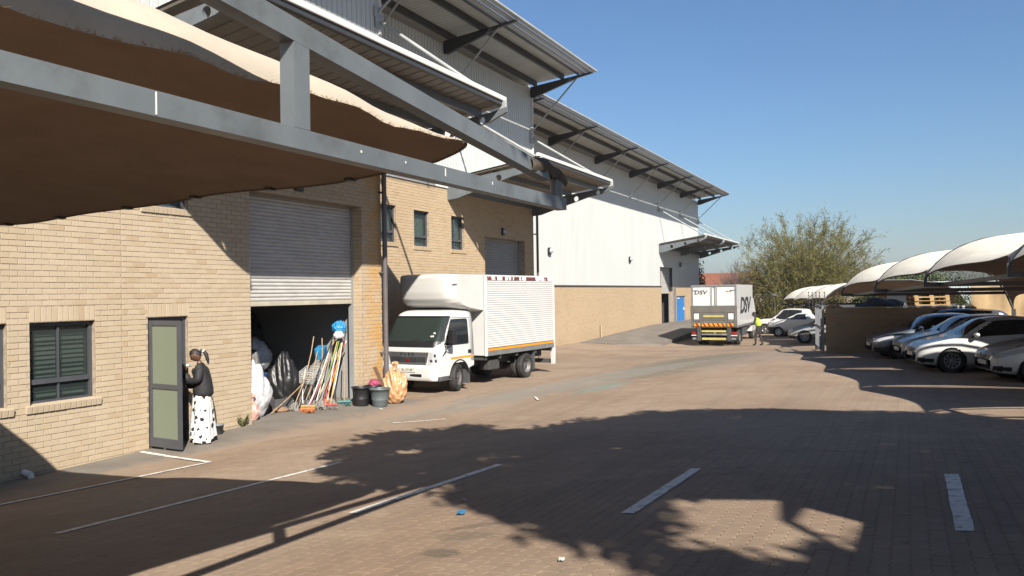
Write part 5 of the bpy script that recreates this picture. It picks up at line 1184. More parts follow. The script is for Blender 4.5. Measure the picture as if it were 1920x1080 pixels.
    m = MB(); m.add([DMx @ Vector((a, 0, b_)) for a, b_ in hole], [(0, 1, 2, 3)]); put(m, 'door_window', 'glass_clear', cdr)
    for s_ in (1,): m = MB(); m.prism([(-.1, .85), (-.1, 1.55), (-1.06, 1.55), (-1.06, .85)], -.038, -.031, 'y', DMx) if False else m.prism([(-.1, .85), (-.1, 1.55), (-1.06, 1.55), (-1.06, .85)], .031, .045, 'y', DMx); put(m, 'door_lining', 'grey_plastic', cdr)
    m = MB(); m.prism([(-.1, .85), (-.1, 1.55), (-1.06, 1.55), (-1.06, .85)], -.045, -.031, 'y', DMx); put(m, 'door_lining', 'grey_plastic', cdr)
    return t
pm('ink', (.03, .035, .04), .6)
tail_lift_truck()
# ================================================================ PEOPLE
def skin_mesh(pts, edges, radii, sub=2, root=0):
    """body surface grown round a jointed skeleton; radii may be (rx, ry)"""
    me = bpy.data.meshes.new('body'); me.from_pydata([tuple(p) for p in pts], edges, []); o = bpy.data.objects.new('tmp', me); COL.objects.link(o)
    md = o.modifiers.new('s', 'SKIN'); md.use_smooth_shade = True; md.branch_smoothing = .6
    for i, r_ in enumerate(radii):
        sv = me.skin_vertices[0].data[i]; sv.radius = r_ if hasattr(r_, '__len__') else (r_, r_); sv.use_root = (i == root)
    s = o.modifiers.new('u', 'SUBSURF'); s.levels = sub; s.render_levels = sub
    dg = bpy.context.evaluated_depsgraph_get(); out = bpy.data.meshes.new_from_object(o.evaluated_get(dg)); bpy.data.objects.remove(o, do_unlink=True)
    out.polygons.foreach_set('use_smooth', [True]*len(out.polygons)); return out
def skin_obj(name, pts, edges, radii, mat, parent, sub=2): 
    me = skin_mesh(pts, edges, radii, sub); me.materials.clear(); return link(name, me, parent, MATS[mat])
def chain(n): return [(i, i+1) for i in range(n-1)]
def hand(parent, wrist, d, n, mat, curl=.5, sz=1.0):
    """palm and five fingers; d: along the hand, n: palm normal"""
    d = Vector(d).normalized(); n = Vector(n); n = (n-d*n.dot(d)).normalized(); sd = d.cross(n); w_ = Vector(wrist)
    pts = [w_, w_+d*.045*sz, w_+d*.085*sz]; ed = [(0, 1), (1, 2)]; rd = [.024*sz, .033*sz, .034*sz]
    for k, (off, L) in enumerate(((-.030, .060), (-.010, .075), (.010, .07), (.028, .055))):
        b = len(pts); p0 = w_+d*.085*sz+sd*off*sz; p1 = p0+(d*math.cos(curl*.6)+n*math.sin(curl*.6))*L*.5*sz; p2 = p1+(d*math.cos(curl*1.6)+n*math.sin(curl*1.6))*L*.5*sz
        pts += [p0, p1, p2]; ed += [(2, b), (b, b+1), (b+1, b+2)]; rd += [.010*sz, .009*sz, .008*sz]
    b = len(pts); p0 = w_+d*.03*sz-sd*.03*sz; pts += [p0, p0+(d*.6-sd*.6+n*.3)*.04*sz, p0+(d*.9-sd*.5+n*.5)*.07*sz]; ed += [(1, b), (b, b+1), (b+1, b+2)]; rd += [.012*sz, .010*sz, .008*sz]
    return skin_obj('hand', pts, ed, rd, mat, parent, 1)
def head_mesh(parent, c, M, skin, hair, s=1.0, cap=False):
    """head with brow, nose, mouth, ears; local +x is where the face looks"""
    bm = bmesh.new(); bmesh.ops.create_uvsphere(bm, u_segments=28, v_segments=20, radius=1)
    for v in bm.verts:
        x, y, z = v.co; X, Y, Z = x*.098, y*.076, z*.118
        if z < 0: X *= 1-.10*abs(z); Y *= 1-.28*z*z
        if x > .3:
            X += .006*math.exp(-((z-.18)/.12)**2)-.010*math.exp(-((z-.02)/.10)**2)*math.exp(-((abs(y)-.38)/.2)**2)
            X += .026*math.exp(-((z+.18)/.14)**2)*math.exp(-(y/.16)**2)+.010*math.exp(-((z+.48)/.07)**2)*math.exp(-(y/.28)**2)+.008*math.exp(-((z+.75)/.14)**2)*math.exp(-(y/.3)**2)
        v.co = Vector((X, Y, Z))*s
    m = MB(); T = Matrix.Translation(c) @ M; m.bm(bm, T, True)
    for sg in (1, -1):
        b2 = bmesh.new(); bmesh.ops.create_uvsphere(b2, u_segments=10, v_segments=8, radius=1)
        for v in b2.verts: v.co = Vector((v.co.x*.020*s-.005*s, sg*.077*s+v.co.y*.010*s, v.co.z*.032*s-.005*s))
        m.bm(b2, T, True)
    hd_ = m.build('head', MATS[skin], parent)
    m = MB()
    for sg in (1, -1):
        b2 = bmesh.new(); bmesh.ops.create_uvsphere(b2, u_segments=8, v_segments=6, radius=.010*s)
        for v in b2.verts: v.co += Vector((.082*s, sg*.030*s, .004*s))
        m.bm(b2, T, True)
    m.build('eye', MATS['black_plastic'], hd_)
    bm = bmesh.new(); bmesh.ops.create_uvsphere(bm, u_segments=28, v_segments=20, radius=1)
    dl = []
    for v in bm.verts:
        x, y, z = v.co
        if z < (.42 if x > .2 else .42-(.2-x)*1.0): dl.append(v)
        k = 1.0+.02*math.sin(20*x+13*y)+.02*math.sin(17*z+9*x); v.co = Vector((x*.108*k, y*.087*k, z*.128*k))*s
    bmesh.ops.delete(bm, geom=dl, context='VERTS'); m = MB(); m.bm(bm, T, True); m.build('hair', MATS[hair], hd_)
    return hd_
pm('skin_brown', (.17, .085, .052), .5, var=.1, vs=12); pm('hair_black', (.012, .010, .010), .6, var=.3, vs=40, bump=.5, bs=90); pm('jacket_black', (.014, .014, .017), .75, var=.3, vs=10, bump=.5, bs=30)
pm('trouser_dark', (.035, .028, .026), .85, var=.2, vs=8); pm('cap_dark', (.015, .015, .018), .8)
pm('hi_vis', (.44, .62, .05), .7, var=.08)
def cow_mat():
    m, nt, b = newmat('cow_print'); c = coords(nt, 'obj'); vo = N(nt, 'ShaderNodeTexVoronoi', feature='F1'); vo.inputs['Scale'].default_value = 9.5; vo.inputs['Randomness'].default_value = .9
    mp = N(nt, 'ShaderNodeMapping'); mp.inputs['Scale'].default_value = (1, 1, .85); nt.links.new(c, mp.inputs[0])
    wob = mix(nt, .05, mp.outputs[0], N(nt, 'ShaderNodeTexNoise').outputs[1]); n2 = N(nt, 'ShaderNodeTexNoise'); n2.inputs['Scale'].default_value = 16; nt.links.new(c, n2.inputs[0])
    vm = N(nt, 'ShaderNodeVectorMath', operation='MULTIPLY_ADD'); nt.links.new(n2.outputs[1], vm.inputs[0]); vm.inputs[1].default_value = (.06, .06, .06); nt.links.new(mp.outputs[0], vm.inputs[2]); nt.links.new(vm.outputs[0], vo.inputs[0])
    out = mix(nt, ramp(nt, vo.outputs['Distance'], .33, .37), (.010, .010, .011), (.50, .495, .48)); nt.links.new(out, b.inputs['Base Color']); b.inputs['Roughness'].default_value = .85
cow_mat()
def woman():
    # stands in the doorway facing the wall side, head bowed, hand at her mouth; local +x = where she faces
    c = Vector((.47, 9.83)); z0 = gz(c.x, c.y)+.018
    t = empty('person', (c.x, c.y, z0), rad(-142), 'woman in black jacket and cow print skirt standing by the open glazed door', 'person'); t.scale = (.93, .93, .93)
    # torso + legs one surface
    pts = [(0, 0, .93), (0, 0, 1.06), (-.01, 0, 1.20), (.0, 0, 1.34), (.035, 0, 1.43), (.065, 0, 1.49)]
    ed = chain(6); rd = [(.13, .13), (.12, .11), (.12, .10), (.09, .08), (.052, .052), (.05, .05)]
    for sg in (1, -1):
        b = len(pts); pts += [(0, sg*.09, .86), (.02, sg*.09, .48), (-.01, sg*.085, .10), (.07, sg*.09, .045), (.14, sg*.10, .035)]; ed += [(0, b)]+[(b+i, b+i+1) for i in range(4)]; rd += [.10, .065, .045, .042, .03]
    skin_obj('body', pts, ed, rd, 'skin_brown', t)
    # jacket: torso shell with sleeves in one surface
    pts = [(-.03, 0, .80), (-.02, 0, .92), (-.01, 0, 1.06), (-.015, 0, 1.22), (.01, 0, 1.36), (.04, 0, 1.46)]; ed = chain(6); rd = [(.20, .19), (.215, .20), (.205, .19), (.21, .185), (.19, .155), (.09, .085)]
    b = len(pts); pts += [(.01, .18, 1.36), (.02, .245, 1.15), (.20, .15, 1.13), (.265, .085, 1.27)]; ed += [(4, b), (b, b+1), (b+1, b+2), (b+2, b+3)]; rd += [.088, .082, .068, .055]
    b = len(pts); pts += [(.01, -.18, 1.36), (.01, -.26, 1.13), (.17, -.20, 1.02), (.26, -.08, 1.02)]; ed += [(4, b), (b, b+1), (b+1, b+2), (b+2, b+3)]; rd += [.088, .082, .068, .055]
    skin_obj('jacket', pts, ed, rd, 'jacket_black', t)
    hand(t, (.275, .07, 1.30), (-.2, -.35, .8), (-.8, -.2, .1), 'skin_brown', .7); hand(t, (.28, -.05, 1.02), (.3, .8, .1), (-.4, 0, -.8), 'skin_brown', .6)
    # long skirt
    P = []
    for z in np.linspace(.06, 1.0, 16):
        u = (z-.06)/.94; row = []
        for k in range(49):
            a = 2*math.pi*k/48; fold = (1-u)*(.028*math.sin(6*a+.6)+.018*math.sin(11*a+2)); r_ = .15+.075*(1-u)**.8+fold; hemz = z+(1-u)**3*.05*math.sin(2*a+1)
            row.append((r_*math.cos(a)*.95, r_*math.sin(a)*1.03, hemz))
        P.append(row)
    m = MB(); m.grid(P); m.build('skirt', MATS['cow_print'], t)
    HM = Matrix.Rotation(rad(32), 4, 'Y'); hd_ = head_mesh(t, (.105, 0, 1.585), HM, 'skin_brown', 'hair_black', .97)
    m = MB(); m.path([(.03, 0, 1.665), (-.03, 0, 1.655), (-.075, .0, 1.60), (-.10, 0, 1.50), (-.115, 0, 1.42)], [.03, .032, .036, .030, .012], 9); m.build('ponytail', MATS['hair_black'], hd_)
    m = MB(); m.tube((-.015, 0, 1.668), (-.035, 0, 1.65), .036, n=10); m.build('hair_tie', MATS['white_paint'], hd_)
    m = MB(); b2 = bmesh.new(); bmesh.ops.create_icosphere(b2, subdivisions=2, radius=.03); m.bm(b2, M3((.235, .045, 1.41)), True); m.build('tissue', MATS['paper'], t)
    for sg in (1, -1):
        m = MB(); P = [(.0, sg*.09, .035), (.08, sg*.095, .035), (.15, sg*.10, .028)]; m.path([(-.07, sg*.085, .04)]+P, [.035, .045, .047, .03], 8); m.build('shoe', MATS['black_plastic' if sg < 0 else 'paper'], t)
    return t
woman()
def vest_man():
    c = Vector((4.25, 43.1)); z0 = gz(c.x, c.y)+.005
    t = empty('person', (c.x, c.y, z0), rad(168), 'person in dark clothes and yellow-green safety vest beside the open truck door', 'person')
    pts = [(0, 0, .92), (.02, 0, 1.06), (.07, 0, 1.22), (.13, 0, 1.38), (.17, 0, 1.46), (.20, 0, 1.52)]; ed = chain(6); rd = [(.13, .16), (.125, .145), (.13, .16), (.12, .15), (.06, .06), (.052, .052)]
    for sg, kx, ax in ((1, .14, .16), (-1, -.02, -.14)):
        b = len(pts); pts += [(0, sg*.09, .86), (kx, sg*.10, .48), (ax-.02, sg*.10, .09), (ax+.08, sg*.11, .04), (ax+.15, sg*.115, .035)]; ed += [(0, b)]+[(b+i, b+i+1) for i in range(4)]; rd += [.10, .07, .05, .045, .035]
    b = len(pts); pts += [(.12, .19, 1.38), (.16, .25, 1.14), (.36, .20, 1.06)]; ed += [(3, b), (b, b+1), (b+1, b+2)]; rd += [.065, .05, .042]
    b = len(pts); pts += [(.12, -.19, 1.38), (.17, -.24, 1.14), (.37, -.16, 1.10)]; ed += [(3, b), (b, b+1), (b+1, b+2)]; rd += [.065, .05, .042]
    skin_obj('body', pts, ed, rd, 'trouser_dark', t)
    hand(t, (.40, .19, 1.05), (1, -.1, 0), (0, 0, -1), 'skin_brown', .6); hand(t, (.41, -.15, 1.10), (1, .1, .1), (0, 0, -1), 'skin_brown', .6)
    pts = [(.015, 0, .98), (.02, 0, 1.06), (.07, 0, 1.22), (.125, 0, 1.37), (.155, 0, 1.43)]; vest = skin_mesh(pts, chain(5), [(.15, .18), (.148, .168), (.15, .182), (.138, .165), (.075, .09)]); vest.materials.clear(); vest.materials.append(MATS['hi_vis']); link('safety_vest', vest, t)
    hd_ = head_mesh(t, (.235, 0, 1.60), Matrix.Rotation(rad(25), 4, 'Y'), 'skin_brown', 'hair_black', .97)
    m = MB(); m.lathe([(.112, -.01), (.108, .05), (.07, .10), (0, .115)], (0, 0, 0), 'z', 16, M=Matrix.Translation((.225, 0, 1.64)) @ Matrix.Rotation(rad(20), 4, 'Y')); m.cbox(.09, .18, -.07, .07, -.012, .0, .005, Matrix.Translation((.225, 0, 1.64)) @ Matrix.Rotation(rad(20), 4, 'Y')); m.build('cap', MATS['cap_dark'], hd_)
vest_man()
# ================================================================ THINGS AT THE ROLLER DOOR
FZ = .078
def bag(name, mat, loc, s, label, cat, seed, flat=.25, knot=False, top=1.0, crk=.06):
    bm = bmesh.new(); bmesh.ops.create_icosphere(bm, subdivisions=5, radius=1); r_ = random.Random(seed); ph = [r_.uniform(0, 6) for _ in range(8)]
    for q in bm.verts:
        x, y, z = q.co; n = 1+.07*math.sin(3.2*x+ph[0])*math.sin(4*y+ph[1])+.035*math.sin(6*z+5*x+ph[2])+.018*math.sin(13*y+9*x+ph[3])+.008*math.sin(24*z+17*y+ph[4])-.035*abs(math.sin(5*math.atan2(y, x)+2*z+ph[5]))*(.4+.6*abs(z))+crk*(abs(math.sin(7*x+5*z+ph[6]))*abs(math.sin(6*y-4*z+ph[7]))-.3)
        k = 1-.35*max(0, z)**1.5*top; q.co = Vector((x*n*k*s[0], y*n*k*s[1], (max(z, -1+flat)+1-flat)*n*s[2]))
    mn = min(q.co.z for q in bm.verts)
    for q in bm.verts: q.co.z -= mn
    m = MB(); m.bm(bm, None, True)
    if knot:
        zt = max(p[2] for p in m.v); m.path([(0, 0, zt-.05), (.02, .01, zt+.03), (.06, -.02, zt+.10)], [.07, .035, .06], 8); m.path([(0, 0, zt), (-.06, .03, zt+.09)], [.03, .05], 8)
    o = m.build(name, MATS[mat]); o.location = loc; return tag(o, label, cat)
def film(name, col, rough=.25, alpha=.85, trans=.3):
    col = tuple(x*.60 for x in col); m, nt, b = newmat(name); c = coords(nt, 'obj'); n = noise(nt, c, 14, 5, .7); out = mix(nt, ramp(nt, n, .35, .65), tuple(x*.75 for x in col), tuple(min(1, x*1.15) for x in col)); nt.links.new(out, b.inputs['Base Color']); b.inputs['Roughness'].default_value = rough
    bn = N(nt, 'ShaderNodeBump'); bn.inputs['Strength'].default_value = .6; bn.inputs['Distance'].default_value = .02; nt.links.new(noise(nt, c, 10, 5, .6), bn.inputs['Height']); nt.links.new(bn.outputs[0], b.inputs['Normal'])
film('film_orange', (.66, .36, .18)); film('film_white', (.74, .74, .77), .4); film('film_pink', (.70, .42, .36)); film('film_blue', (.04, .28, .55), .3); film('film_clear', (.50, .53, .57), .3); film('card_brown', (.30, .18, .11), .8)
bag('rubbish_bag', 'film_orange', (.62, 15.28, gz(.62, 15.28)+.016), (.27, .28, .40), 'orange translucent rubbish bag standing in front of the truck bumper', 'bag', 3, .12, True, .15, .14)
m = MB(); m.cbox(-.05, .05, -.015, .015, 0, .55, .006, M3((.52, 15.02, gz(.6, 15.2)+.38), ry=-.25, rx=.35)); o = m.build('cardboard_tube', MATS['card_brown']); tag(o, 'brown cardboard piece sticking out above the orange bag', 'cardboard')
bag('refuse_sack', 'film_white', (-.55, 11.98, FZ), (.36, .45, .60), 'big white woven sack on the floor just inside the roller door', 'sack', 5, .18, False, .75)
bag('refuse_sack', 'film_clear', (-1.25, 12.05, FZ), (.45, .50, .98), 'tall grey plastic sack behind the white one in the dim storeroom', 'sack', 9, .15, False, .8)
bag('carrier_bag', 'film_pink', (-.22, 11.66, FZ), (.16, .16, .21), 'small pink carrier bag against the left door jamb', 'bag', 12, .2, True)
def bucket(name, loc, r0, r1, h, mat, label, rim=True, handle=True):
    m = MB(); th = .006; m.lathe([(0, 0), (r0*.97, 0), (r0, .01), (r0+(r1-r0)*.35, h*.35), (r0+(r1-r0)*.36+.004, h*.37), (r0+(r1-r0)*.37, h*.39), (r0+(r1-r0)*.74, h*.74), (r0+(r1-r0)*.75+.005, h*.76), (r1, h-.03), (r1+.022, h-.028), (r1+.024, h), (r1-.004, h), (r1-th, h-.03), (r0-th, .02), (0, .02)], (0, 0, 0), 'z', 28)
    o = m.build(name, MATS[mat]); o.location = loc; tag(o, label, 'bucket')
    if handle:
        m = MB(); m.path([(r1*1.04*math.cos(a), -.0+.16*math.sin(a)*0-.02, h-.05-.22*math.sin(a)) for a in np.linspace(0, math.pi, 12)], .006, 6)
        k = m.build('handle', MATS['steel_dark'], o); k.rotation_euler = (rad(8), 0, rad(60)); k.location = (r1*.42*.0, 0, 0)
    return o
pm('bucket_grey', (.13, .155, .165), .45, var=.1); pm('bucket_black', (.02, .02, .023), .45, var=.15)
bucket('bucket', (.62, 14.70, gz(.62, 14.7)+.016), .165, .225, .40, 'bucket_grey', 'grey plastic bucket in front of the black ones by the pillar', handle=False)
bucket('bucket', (.24, 14.52, gz(.24, 14.5)+.016), .165, .19, .42, 'bucket_black', 'black bucket nearest the roller door opening')
bucket('bucket', (.28, 14.93, gz(.3, 14.9)+.016), .165, .19, .42, 'bucket_black', 'black bucket between the brick pillar and the grey bucket')
pm('mauve_cloth', (.40, .06, .14), .8, var=.4, vs=20)
bag('cloth_bundle', 'mauve_cloth', (.30, 14.95, gz(.3, 14.9)+.42), (.15, .14, .10), 'crumpled maroon cloth spilling over the black bucket', 'cloth', 21, .4)
# brooms, mops and poles leaning in the right of the opening
cols = {'stick_wood': (.48, .31, .15), 'stick_white': (.70, .70, .68), 'stick_red': (.55, .05, .05), 'stick_pink': (.65, .08, .22), 'stick_yellow': (.62, .45, .04), 'stick_blue': (.04, .22, .45), 'stick_green': (.20, .38, .06), 'stick_grey': (.30, .31, .31), 'stick_black': (.025, .025, .027), 'stick_orange': (.75, .20, .03), 'mop_grey': (.36, .33, .28), 'teal_plastic': (.02, .24, .24)}
for k, v in cols.items():
    g_ = sum(v)/3; pm(k, tuple(x*.8+g_*.2 for x in v), .6, var=.2, vs=15)
pole_words = {'stick_wood': 'bare wooden', 'stick_white': 'white', 'stick_red': 'red', 'stick_pink': 'pink', 'stick_yellow': 'yellow', 'stick_blue': 'blue', 'stick_green': 'green', 'stick_grey': 'grey', 'stick_black': 'black', 'stick_orange': 'orange'}
def pole(foot, topp, mat, head, label, r=.0125, name='broom', bend=0.0, cat='broom'):
    a = Vector(foot); b = Vector(topp); root = empty(name, a, 0, label, cat, 'brooms and mops leaning in the doorway'); d = (b-a).normalized()
    m = MB(); mid = (b-a)*.5+Vector((bend, bend*.6, 0)); m.path([d*.04, (b-a)*.25+Vector((bend, bend*.6, 0))*.75, mid, (b-a)*.75+Vector((bend, bend*.6, 0))*.75, b-a], r, 7); m.build('pole', MATS[mat], root)
    s = d.cross(Vector((0, 0, 1))); s = s.normalized() if s.length > .01 else Vector((0, 1, 0)); Q = Matrix((tuple(s), tuple(d.cross(s)), tuple(d))).transposed().to_4x4()
    if head[0] == 'broom':
        m = MB(); m.cbox(-.15, .15, -.028, .028, .02, .065, .01, Q); m.build('broom_head', MATS[head[1]], root)
        m = MB()
        for k in range(60): x, y = R.uniform(-.145, .145), R.uniform(-.024, .024); m.tube(Q @ Vector((x, y, .025)), Q @ Vector((x*1.12, y*1.6, -.055+R.uniform(-.01, .01))), .0025, .002, 3, False)
        m.build('bristles', MATS[head[2]], root)
    elif head[0] == 'mop':
        m = MB()
        for k in range(46):
            t_ = R.uniform(0, 6.28); rr = R.uniform(.03, .11); p = [Vector((0, 0, .06)), Vector((rr*.5*math.cos(t_), rr*.5*math.sin(t_), .01)), Vector((rr*math.cos(t_), rr*math.sin(t_), -.06)), Vector((rr*1.05*math.cos(t_+.3), rr*1.05*math.sin(t_+.3), -.16))]
            m.path([Q @ q for q in p], .007, 4)
        m.build('mop_strands', MATS[head[1]], root)
    return root
D = [  # foot (x, y), top (x, y, z), pole, head
 ((-.02, 13.05), (-.62, 14.55, 1.35), 'stick_white', ('broom', 'stick_yellow', 'stick_orange'), 'long white pole with orange broom head leaning far out into the sun'),
 ((.05, 12.95), (-.55, 14.40, .95), 'stick_pink', ('broom', 'stick_orange', 'stick_orange'), 'pink broom lying lowest with its orange head on the apron'),
 ((-.10, 13.75), (-.50, 14.78, 1.62), 'stick_white', ('none',), 'white pole standing steeply beside the right jamb', ),
 ((-.05, 13.85), (-.46, 14.80, 1.55), 'stick_white', ('mop', 'mop_grey'), 'white handled mop close to the right jamb'),
 ((-.15, 13.30), (-.60, 14.60, 1.50), 'stick_black', ('none',), 'thin black pole behind the white one'),
 ((-.20, 13.42), (-.55, 14.70, 1.72), 'stick_wood', ('mop', 'mop_grey'), 'wooden handled grey mop in the middle of the heap'),
 ((-.12, 13.55), (-.48, 14.72, 1.30), 'stick_wood', ('mop', 'mop_grey'), 'short wooden mop leaning against the heap'),
 ((-.06, 13.36), (-.52, 14.66, 1.12), 'stick_grey', ('mop', 'mop_grey'), 'grey metal mop handle low in the heap'),
 ((-.22, 13.62), (-.44, 14.82, 1.78), 'stick_green', ('none',), 'green pole rising to the blue plastic'),
 ((-.18, 13.70), (-.42, 14.84, 1.40), 'stick_red', ('broom', 'stick_red', 'stick_red'), 'red broom upright near the jamb'),
 ((-.05, 13.62), (-.50, 14.86, 1.20), 'stick_orange', ('none',), 'orange stick low beside the jamb'),
 ((-.28, 13.20), (-.66, 14.50, 1.25), 'stick_grey', ('none',), 'dull grey pole at the back of the heap'),
 ((.02, 14.20), (-.45, 14.80, 1.05), 'stick_wood', ('broom', 'teal_plastic', 'teal_plastic'), 'broom with teal head on the sill by the jamb'),
 ((.10, 13.62), (-.46, 14.74, 1.45), 'stick_yellow', ('broom', 'stick_red', 'mop_grey'), 'yellow broom with flat reddish head on the apron'),
 ((-.08, 13.95), (-.40, 14.84, 1.66), 'stick_black', ('none',), 'black tube hugging the jamb'),
 ((-.30, 13.86), (-.44, 14.80, 1.88), 'stick_yellow', ('none',), 'yellow pole touching the blue plastic on top'),
 ((-.16, 13.12), (-.70, 14.30, 1.02), 'stick_wood', ('none',), 'crooked wooden stick on the left slope of the heap'),
 ((-.02, 13.48), (-.55, 14.62, 1.58), 'stick_grey', ('mop', 'mop_grey'), 'tall grey mop at the front of the heap'),
 ((-.25, 14.05), (-.48, 14.86, 1.50), 'stick_pink', ('none',), 'pink stick high beside the jamb'),
 ((-.35, 12.30), (-.75, 14.20, .82), 'stick_wood', ('none',), 'long bare stick propped low across the opening'),
]
for i, d in enumerate(D):
    f_, t_ = d[0], d[1]; nm = {'broom': 'broom', 'mop': 'mop', 'none': 'stick'}[d[3][0]]
    zf = (gz(f_[0], f_[1])+.016 if f_[0] > 0 else FZ)+{'broom': .06, 'mop': .12, 'none': .01}[d[3][0]]
    pole((*f_, zf), t_, d[2], d[3], d[4], .013 if i else .016, nm, R.uniform(-.03, .03), nm)
rq = random.Random(77); dull = [('stick_wood', 'wooden'), ('stick_grey', 'grey'), ('stick_black', 'black'), ('stick_white', 'off-white'), ('stick_wood', 'wooden'), ('stick_grey', 'grey')]
for k in range(16):
    mt_, wd_ = dull[k % 6]; y0 = rq.uniform(13.0, 14.1); hd_ = rq.choice([('mop', 'mop_grey'), ('none',), ('none',), ('mop', 'mop_grey')]); nm = 'mop' if hd_[0] == 'mop' else 'stick'
    pole((rq.uniform(-.45, .0), y0, FZ+(.12 if nm == 'mop' else .02)), (rq.uniform(-.75, -.4), min(14.86, y0+rq.uniform(.5, 1.2)), rq.uniform(.8, 1.7)), mt_, hd_, f'{wd_} {nm} among the tangle leaning behind the brighter poles', .012, nm, rq.uniform(-.05, .05), nm)
bag('plastic_bundle', 'film_blue', (-.45, 14.66, 1.62), (.16, .17, .16), 'crumpled blue plastic bundle on top of the broom heap', 'plastic', 31, .3, False, .6)
bag('plastic_bundle', 'film_white', (-.38, 14.55, 1.50), (.11, .12, .10), 'white plastic wad under the blue bundle', 'plastic', 33, .3, False, .6)
m = MB(); m.cbox(-.10, .10, -.13, .13, -.13, .13, .02, M3((0, 0, 0), rx=.3, rz=.3)); o = m.build('plastic_tub', MATS['film_blue']); o.location = (-.62, 14.22, 1.20); tag(o, 'bright blue plastic tub wedged behind the poles', 'tub')
m = MB()   # wire basket
for k in range(8): m.tube((-.15, -.2+k*.057, 0), (-.15, -.2+k*.057, .26), .005, n=4); m.tube((.15, -.2+k*.057, 0), (.15, -.2+k*.057, .26), .005, n=4); m.tube((-.15, -.2+k*.057, 0), (.15, -.2+k*.057, 0), .005, n=4)
for k in range(6):
    z = .052*k
    for p, q in (((-.15, -.2), (.15, -.2)), ((.15, -.2), (.15, .2)), ((.15, .2), (-.15, .2)), ((-.15, .2), (-.15, -.2))): m.tube((*p, z), (*q, z), .005, n=4)
o = m.build('wire_basket', MATS['stick_white']); o.location = (-.55, 13.75, .62); o.rotation_euler = (.25, .1, .3); tag(o, 'white wire basket half buried in the broom heap', 'basket')
# dark heap of stored goods further in
def crate(x, y, z, a, b, c, rz, mat, name, label, cat):
    m = MB(); t_ = .02; m.cbox(-a, a, -b, b, 0, .03, .005); m.cbox(-a, -a+t_, -b, b, .03, c, .004); m.cbox(a-t_, a, -b, b, .03, c, .004); m.cbox(-a+t_, a-t_, -b, -b+t_, .03, c, .004); m.cbox(-a+t_, a-t_, b-t_, b, .03, c, .004)
    o = m.build(name, MATS[mat]); o.location = (x, y, z); o.rotation_euler = (0, 0, rz); tag(o, label, cat)
pm('crate_blue', (.03, .07, .18), .5); pm('crate_grey', (.10, .10, .105), .6); pm('box_card', (.16, .11, .07), .9)
crate(-1.6, 13.2, FZ, .35, .3, .38, .1, 'crate_grey', 'storage_crate', 'dark grey crate on the storeroom floor behind the heap', 'crate'); crate(-1.62, 13.22, FZ+.38, .33, .28, .33, .2, 'crate_blue', 'storage_crate', 'navy blue crate on top of the dark grey one', 'crate')
crate(-1.2, 13.95, FZ, .35, .35, .60, .3, 'box_card', 'cardboard_box', 'open cardboard box behind the leaning brooms', 'box'); crate(-2.4, 12.6, FZ, .5, .5, .7, .2, 'box_card', 'cardboard_box', 'large cardboard box deep in the dim storeroom', 'box')
bag('refuse_sack', 'black_plastic', (-2.0, 11.6, FZ), (.55, .6, 1.35), 'tall black sack at the back left of the storeroom', 'sack', 41, .15, False, .7); bag('refuse_sack', 'black_plastic', (-3.0, 13.9, FZ), (.8, .9, 1.2), 'broad black heap at the back of the storeroom', 'sack', 43, .15, False, .8)
bag('refuse_sack', 'crate_grey', (-1.5, 12.75, FZ), (.40, .42, .75), 'dull grey sack slumped in the middle of the storeroom', 'sack', 51, .15, False, .7); bag('refuse_sack', 'black_plastic', (-1.0, 13.45, FZ), (.32, .34, .62), 'black sack partly hidden behind the broom heap', 'sack', 53, .15, False, .7); bag('refuse_sack', 'film_clear', (-1.9, 13.4, FZ+.7), (.42, .45, .45), 'pale crumpled sack lying on top of the stored goods', 'sack', 57, .2, False, .6)
crate(-.85, 13.05, FZ, .25, .22, .24, -.2, 'crate_grey', 'storage_crate', 'small grey crate at the foot of the heap', 'crate')
rq = random.Random(5)
for k in range(13):
    m = MB(); bm = bmesh.new(); bmesh.ops.create_icosphere(bm, subdivisions=3, radius=1); a_, b_, c_ = rq.uniform(.05, .13), rq.uniform(.06, .16), rq.uniform(.05, .12); p_ = [rq.uniform(0, 6) for _ in range(3)]
    for q in bm.verts: n = 1+.2*math.sin(5*q.co.x+p_[0])*math.sin(4*q.co.y+p_[1])+.1*math.sin(9*q.co.z+p_[2]); q.co = Vector((q.co.x*a_*n, q.co.y*b_*n, (max(q.co.z, -.6)+.6)*c_*n))
    m.bm(bm, None, True); o = m.build('junk_item', MATS[rq.choice(['box_card', 'crate_grey', 'mop_grey', 'stick_grey', 'film_clear', 'card_brown'])]); o.location = (rq.uniform(-1.0, -.15), rq.uniform(12.55, 13.7), FZ); o.rotation_euler = (0, 0, rq.uniform(0, 6)); tag(o, 'small piece of dull junk on the storeroom floor beside the broom heap', 'junk', 'junk on the storeroom floor')
